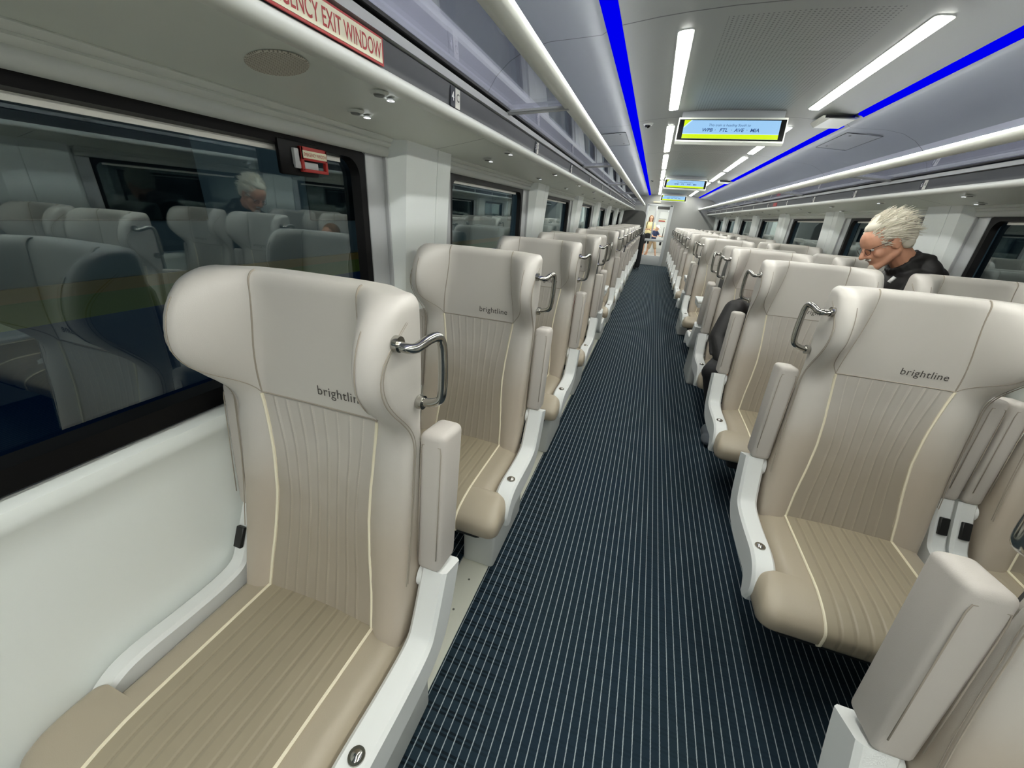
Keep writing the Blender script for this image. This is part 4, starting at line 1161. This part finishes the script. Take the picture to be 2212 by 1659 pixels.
# --- passenger seated in the third right aisle seat (only sleeve, knee and shoe show)
pas = empty('person', (.42, 3.3, 0)); tag(pas, 'seated passenger in black, only sleeve, knee and grey shoe showing at the aisle', 'person')
inv = Matrix.Translation(-Vector(pas.location))
P2, M2 = head_frame((.44, 3.36, 1.13), (0, -1, -.15), (0, -.1, 1))
bm = bmesh.new(); build_head(bm, P2, M2, .95)
add_cap(bm, P2(-.03, 0, -.06), .05, (.44, 3.40, .98), .055); add_cap(bm, (.44, 3.40, .95), .08, (.43, 3.38, .60), .11)
sh = [((.245, 3.30, .925), (.16, 3.16, .72), (.20, 3.02, .60)), ((.60, 3.36, .93), (.63, 3.20, .72), (.55, 3.03, .60))]
for a, b, c in sh: add_cap(bm, a, .045, b, .038); add_cap(bm, b, .037, c, .028)
hand(bm, sh[0][2], (.2, -.9, -.35), (.3, 0, -1), (1, 0, 0)); hand(bm, sh[1][2], (-.2, -.9, -.35), (-.3, 0, -1), (-1, 0, 0))
lg = [((.34, 3.32, .57), (.150, 2.95, .52), (.262, 2.93, .10)), ((.52, 3.32, .57), (.46, 2.90, .55), (.48, 2.92, .10))]
for a, b, c in lg: add_cap(bm, a, .08, b, .055); add_cap(bm, b, .052, c, .038)
for c in (lg[0][2], lg[1][2]): add_cap(bm, (c[0], c[1] + .01, .05), .035, (c[0] - .01, c[1] - .12, .035), .028)
own(remesh('body', bm, 'skin', .006, 4, pas))
bm = bmesh.new()
for a, b, c in sh: add_cap(bm, a, .075, b, .064); add_cap(bm, b, .064, c, .05)
add_ell(bm, (.43, 3.37, .78), (.19, .12, .24)); add_cap(bm, (.30, 3.36, .93), .08, (.56, 3.37, .93), .08); add_cap(bm, (.43, 3.37, .6), .15, (.43, 3.37, .8), .15)
for f in (.1, .35, .5, .62, .8):
    add_cap(bm, (.118 + .06 * f, 3.03 + .19 * f, .60 + .24 * f), .010, (.105 + .05 * f, 3.10 + .17 * f, .665 + .24 * f), .009)
own(remesh('jacket', bm, 'black_cloth', .007, 9, pas))
bm = bmesh.new()
for a, b, c in lg: add_cap(bm, a, .10, b, .072); add_cap(bm, b, .066, c, .045)
own(remesh('trousers', bm, 'dark_trousers', .008, 3, pas))
for c in ((.235, 2.93, .1), lg[1][2]):
    bm = bmesh.new(); add_ell(bm, (c[0], c[1] - .0, .052), (.046, .085, .052)); add_ell(bm, (c[0] - .008, c[1] - .10, .036), (.046, .075, .036)); own(remesh('shoe', bm, 'shoe_grey', .007, 3, pas))
bm = bmesh.new(); add_ell(bm, P2(-.03, 0, .045), (.09, .08, .082), M2); own(remesh('hair', bm, 'hair_brown', .006, 2, pas))

# --- woman and child behind the glass door
wom = empty('person', (-.64, 19.8, 0)); tag(wom, 'long-haired woman in pale yellow shirt standing behind the end door', 'person')
inv = Matrix.Translation(-Vector(wom.location))
P3, M3 = head_frame((-.64, 19.76, 1.575), (.05, -1, -.35), (0, -.2, 1))
bm = bmesh.new(); build_head(bm, P3, M3, .92, ears=False, thin=.9)
add_cap(bm, P3(-.02, 0, -.05), .045, (-.645, 19.80, 1.40), .05); add_ell(bm, (-.65, 19.8, 1.25), (.15, .09, .16)); add_ell(bm, (-.65, 19.8, .98), (.14, .1, .16))
wa = [((-.82, 19.8, 1.36), (-.90, 19.74, 1.12), (-.74, 19.60, 1.10)), ((-.48, 19.8, 1.36), (-.42, 19.74, 1.12), (-.52, 19.58, 1.08))]
for a, b, c in wa: add_cap(bm, a, .042, b, .034); add_cap(bm, b, .034, c, .025)
hand(bm, wa[0][2], (.9, -.3, .1), (0, .3, 1), (0, 0, 1)); hand(bm, wa[1][2], (-.8, -.4, .1), (0, .3, 1), (0, 0, 1))
wl = [((-.73, 19.8, .88), (-.75, 19.78, .48), (-.74, 19.82, .08)), ((-.57, 19.8, .88), (-.55, 19.76, .48), (-.55, 19.8, .08))]
for a, b, c in wl: add_cap(bm, a, .085, b, .055); add_cap(bm, b, .052, c, .036); add_cap(bm, (c[0], c[1], .04), .035, (c[0], c[1] - .14, .03), .028)
own(remesh('body', bm, 'skin_pale', .007, 4, wom))
bm = bmesh.new(); add_ell(bm, (-.65, 19.8, 1.25), (.175, .115, .18)); add_ell(bm, (-.65, 19.8, .98), (.165, .125, .19)); add_cap(bm, (-.80, 19.8, 1.37), .06, (-.50, 19.8, 1.37), .06)
for a, b, c in wa: add_cap(bm, a, .06, Vector(a).lerp(Vector(b), .75), .055)
own(remesh('shirt', bm, 'yellow_cloth', .008, 3, wom))
bm = bmesh.new()
add_cap(bm, (-.65, 19.8, .88), .15, (-.65, 19.8, .8), .14)
for a, b, c in wl: add_cap(bm, a, .10, Vector(a).lerp(Vector(b), .8), .085)
own(remesh('shorts', bm, 'dark_trousers', .01, 3, wom))
bm = bmesh.new(); add_ell(bm, P3(-.03, 0, .045), (.088, .08, .082), M3)
for s in (-1, 1): add_cap(bm, P3(-.01, s * .068, .03), .035, P3(.0, s * .082, -.19), .026)
add_cap(bm, P3(-.07, 0, .0), .06, P3(-.08, 0, -.2), .05)
own(remesh('hair', bm, 'hair_brown', .008, 3, wom))
for s in (-1, 1):
    own(tube('bag_strap', [(-.65 + s * .11, 19.72, 1.44), (-.65 + s * .12, 19.665, 1.3), (-.65 + s * .13, 19.68, 1.12)], .016, 'black_bag', wom, 6))
ch = empty('person', (-.34, 19.3, 0)); tag(ch, 'child in white cap and navy top behind the end door', 'person')
inv = Matrix.Translation(-Vector(ch.location))
P4, M4 = head_frame((-.30, 19.22, 1.20), (.75, -.6, -.45), (.2, -.1, 1))
bm = bmesh.new(); build_head(bm, P4, M4, .86)
add_cap(bm, P4(-.02, 0, -.06), .04, (-.36, 19.3, 1.06), .045); add_ell(bm, (-.38, 19.3, .92), (.11, .08, .16)); add_ell(bm, (-.40, 19.3, .74), (.11, .085, .12))
ca = [((-.47, 19.26, 1.03), (-.46, 19.14, .86), (-.33, 19.06, .84)), ((-.27, 19.3, 1.03), (-.15, 19.2, .88), (-.08, 19.08, .88))]
for a, b, c in ca: add_cap(bm, a, .034, b, .028); add_cap(bm, b, .028, c, .021)
hand(bm, ca[0][2], (1, -.3, 0), (0, .3, 1), (0, 0, 1), .75); hand(bm, ca[1][2], (1, -.2, .1), (0, .3, 1), (0, 0, 1), .75)
cl_ = [((-.46, 19.3, .68), (-.50, 19.3, .36), (-.62, 19.34, .07)), ((-.34, 19.3, .68), (-.24, 19.26, .36), (-.17, 19.3, .07))]
for a, b, c in cl_: add_cap(bm, a, .065, b, .042); add_cap(bm, b, .042, c, .03)
own(remesh('body', bm, 'skin_pale', .006, 4, ch))
bm = bmesh.new(); add_ell(bm, (-.38, 19.3, .92), (.135, .10, .18)); add_ell(bm, (-.40, 19.3, .76), (.13, .105, .12)); add_cap(bm, (-.46, 19.27, 1.03), .05, (-.29, 19.3, 1.03), .05)
for a, b, c in ca: add_cap(bm, a, .046, Vector(a).lerp(Vector(b), .6), .042)
own(remesh('shirt', bm, 'navy_cloth', .008, 3, ch))
bm = bmesh.new(); add_cap(bm, (-.44, 19.3, .68), .09, (-.36, 19.3, .68), .09)
for a, b, c in cl_: add_cap(bm, a, .08, Vector(a).lerp(Vector(b), .95), .065)
own(remesh('shorts', bm, 'khaki_cloth', .008, 3, ch))
for a, b, c in cl_:
    bm = bmesh.new(); add_ell(bm, (c[0], c[1] - .03, .045), (.042, .10, .045)); own(remesh('shoe', bm, 'hair_brown', .008, 2, ch))
bm = bmesh.new(); add_ell(bm, P4(-.015, 0, .05), (.092, .078, .066), M4); add_ell(bm, P4(.085, 0, .045), (.06, .06, .01), M4); own(remesh('cap', bm, 'cap_white', .006, 2, ch))
# luggage behind the door
r = empty('wheeled_bag', (-.98, 19.2, 0)); tag(r, 'grey and black wheeled bag behind the glass door', 'bag')
box('body', (-.16, -.12, .07), (.16, .12, .75), 'grey_bag', r, .05, 4); box('front_pocket', (-.12, -.16, .14), (.12, -.11, .5), 'black_bag', r, .03, 3)
tube('pull_handle', [(-.09, .08, .74), (-.09, .08, 1.05), (.09, .08, 1.05), (.09, .08, .74)], .009, 'chrome', r, 6)
for q in (-1, 1):
    bm = bmesh.new(); bmesh.ops.create_cone(bm, cap_ends=True, segments=16, radius1=.035, radius2=.035, depth=.025, matrix=Matrix.Translation((q * .12, .06, .035)) @ Matrix.Rotation(PI / 2, 4, 'Y')); meshobj('wheel', bm, 'black_rubber', r, angle=40)

# ------------------------------------------------------------------ outside the windows
g = box('ground', (-9, -8, -1.1), (9, 40, -1.0), 'asphalt'); struct(g)
r = empty('parked_train', (-4.2, 6, -1.0)); tag(r, 'blue and grey train with a yellow stripe parked outside the left windows', 'train')
inv = Matrix.Translation(-Vector(r.location))
at(box('body_side', (-5.2, -8, .86), (-4.0, 26, 2.6), 'train_grey', r, .05)); at(box('orange_stripe', (-5.2, -8, .79), (-3.995, 26, .87), 'train_orange', r))
at(box('green_stripe', (-5.2, -8, .64), (-3.99, 26, .79), 'train_green', r)); at(box('blue_side', (-5.2, -8, -.9), (-3.985, 26, .64), 'train_blue', r))
bm = bmesh.new()
for k in range(8): add_box(bm, (-4.01, -6 + k * 3.2, 1.25), (-3.98, -3.9 + k * 3.2, 1.95), .03)
at(meshobj('window_band', bm, 'screen_black', r, angle=40))
wl = box('wall_sky_block', (6.0, -12, -1.0), (6.3, 40, 5.0), 'asphalt'); struct(wl)  # added dark wall, keeps the bright sky out of the right windows

# ------------------------------------------------------------------ world, camera, view
w = bpy.data.worlds.new('world'); scene.world = w; w.use_nodes = True
w.node_tree.nodes['Background'].inputs[0].default_value = (.55, .75, .95, 1); w.node_tree.nodes['Background'].inputs[1].default_value = .32

cam = bpy.data.cameras.new('camera'); co = bpy.data.objects.new('camera', cam); COL.objects.link(co)
cam.sensor_fit = 'HORIZONTAL'; cam.sensor_width = 36.; cam.lens = 36. * 832. / 2212.
cam.clip_start = .02; cam.clip_end = 200
cx, cy, F = 1106., 829.5, 832.
d = Vector((1416 - cx, 476 - cy, F)).normalized(); c = -Vector((-1806 - cx, 243 - cy, F)); c = (c - d * c.dot(d)).normalized(); u = c.cross(d)
if u.y > 0: u = -u
Rw = Matrix((c, d, u))                     # cam (x right, y down, z fwd) -> world
X = Rw @ Vector((1, 0, 0)); Yv = Rw @ Vector((0, -1, 0)); Z = Rw @ Vector((0, 0, -1))
co.matrix_world = Matrix(((X.x, Yv.x, Z.x, -.45), (X.y, Yv.y, Z.y, 0), (X.z, Yv.z, Z.z, 1.5), (0, 0, 0, 1)))
scene.camera = co
vs = scene.view_settings
scene.display_settings.display_device = 'sRGB'
vs.view_transform = 'Standard'; vs.look = 'None'; vs.exposure = 0.0; vs.gamma = 1.0; vs.use_curve_mapping = False
scene.cycles.max_bounces = 10; scene.cycles.diffuse_bounces = 6; scene.cycles.transparent_max_bounces = 16
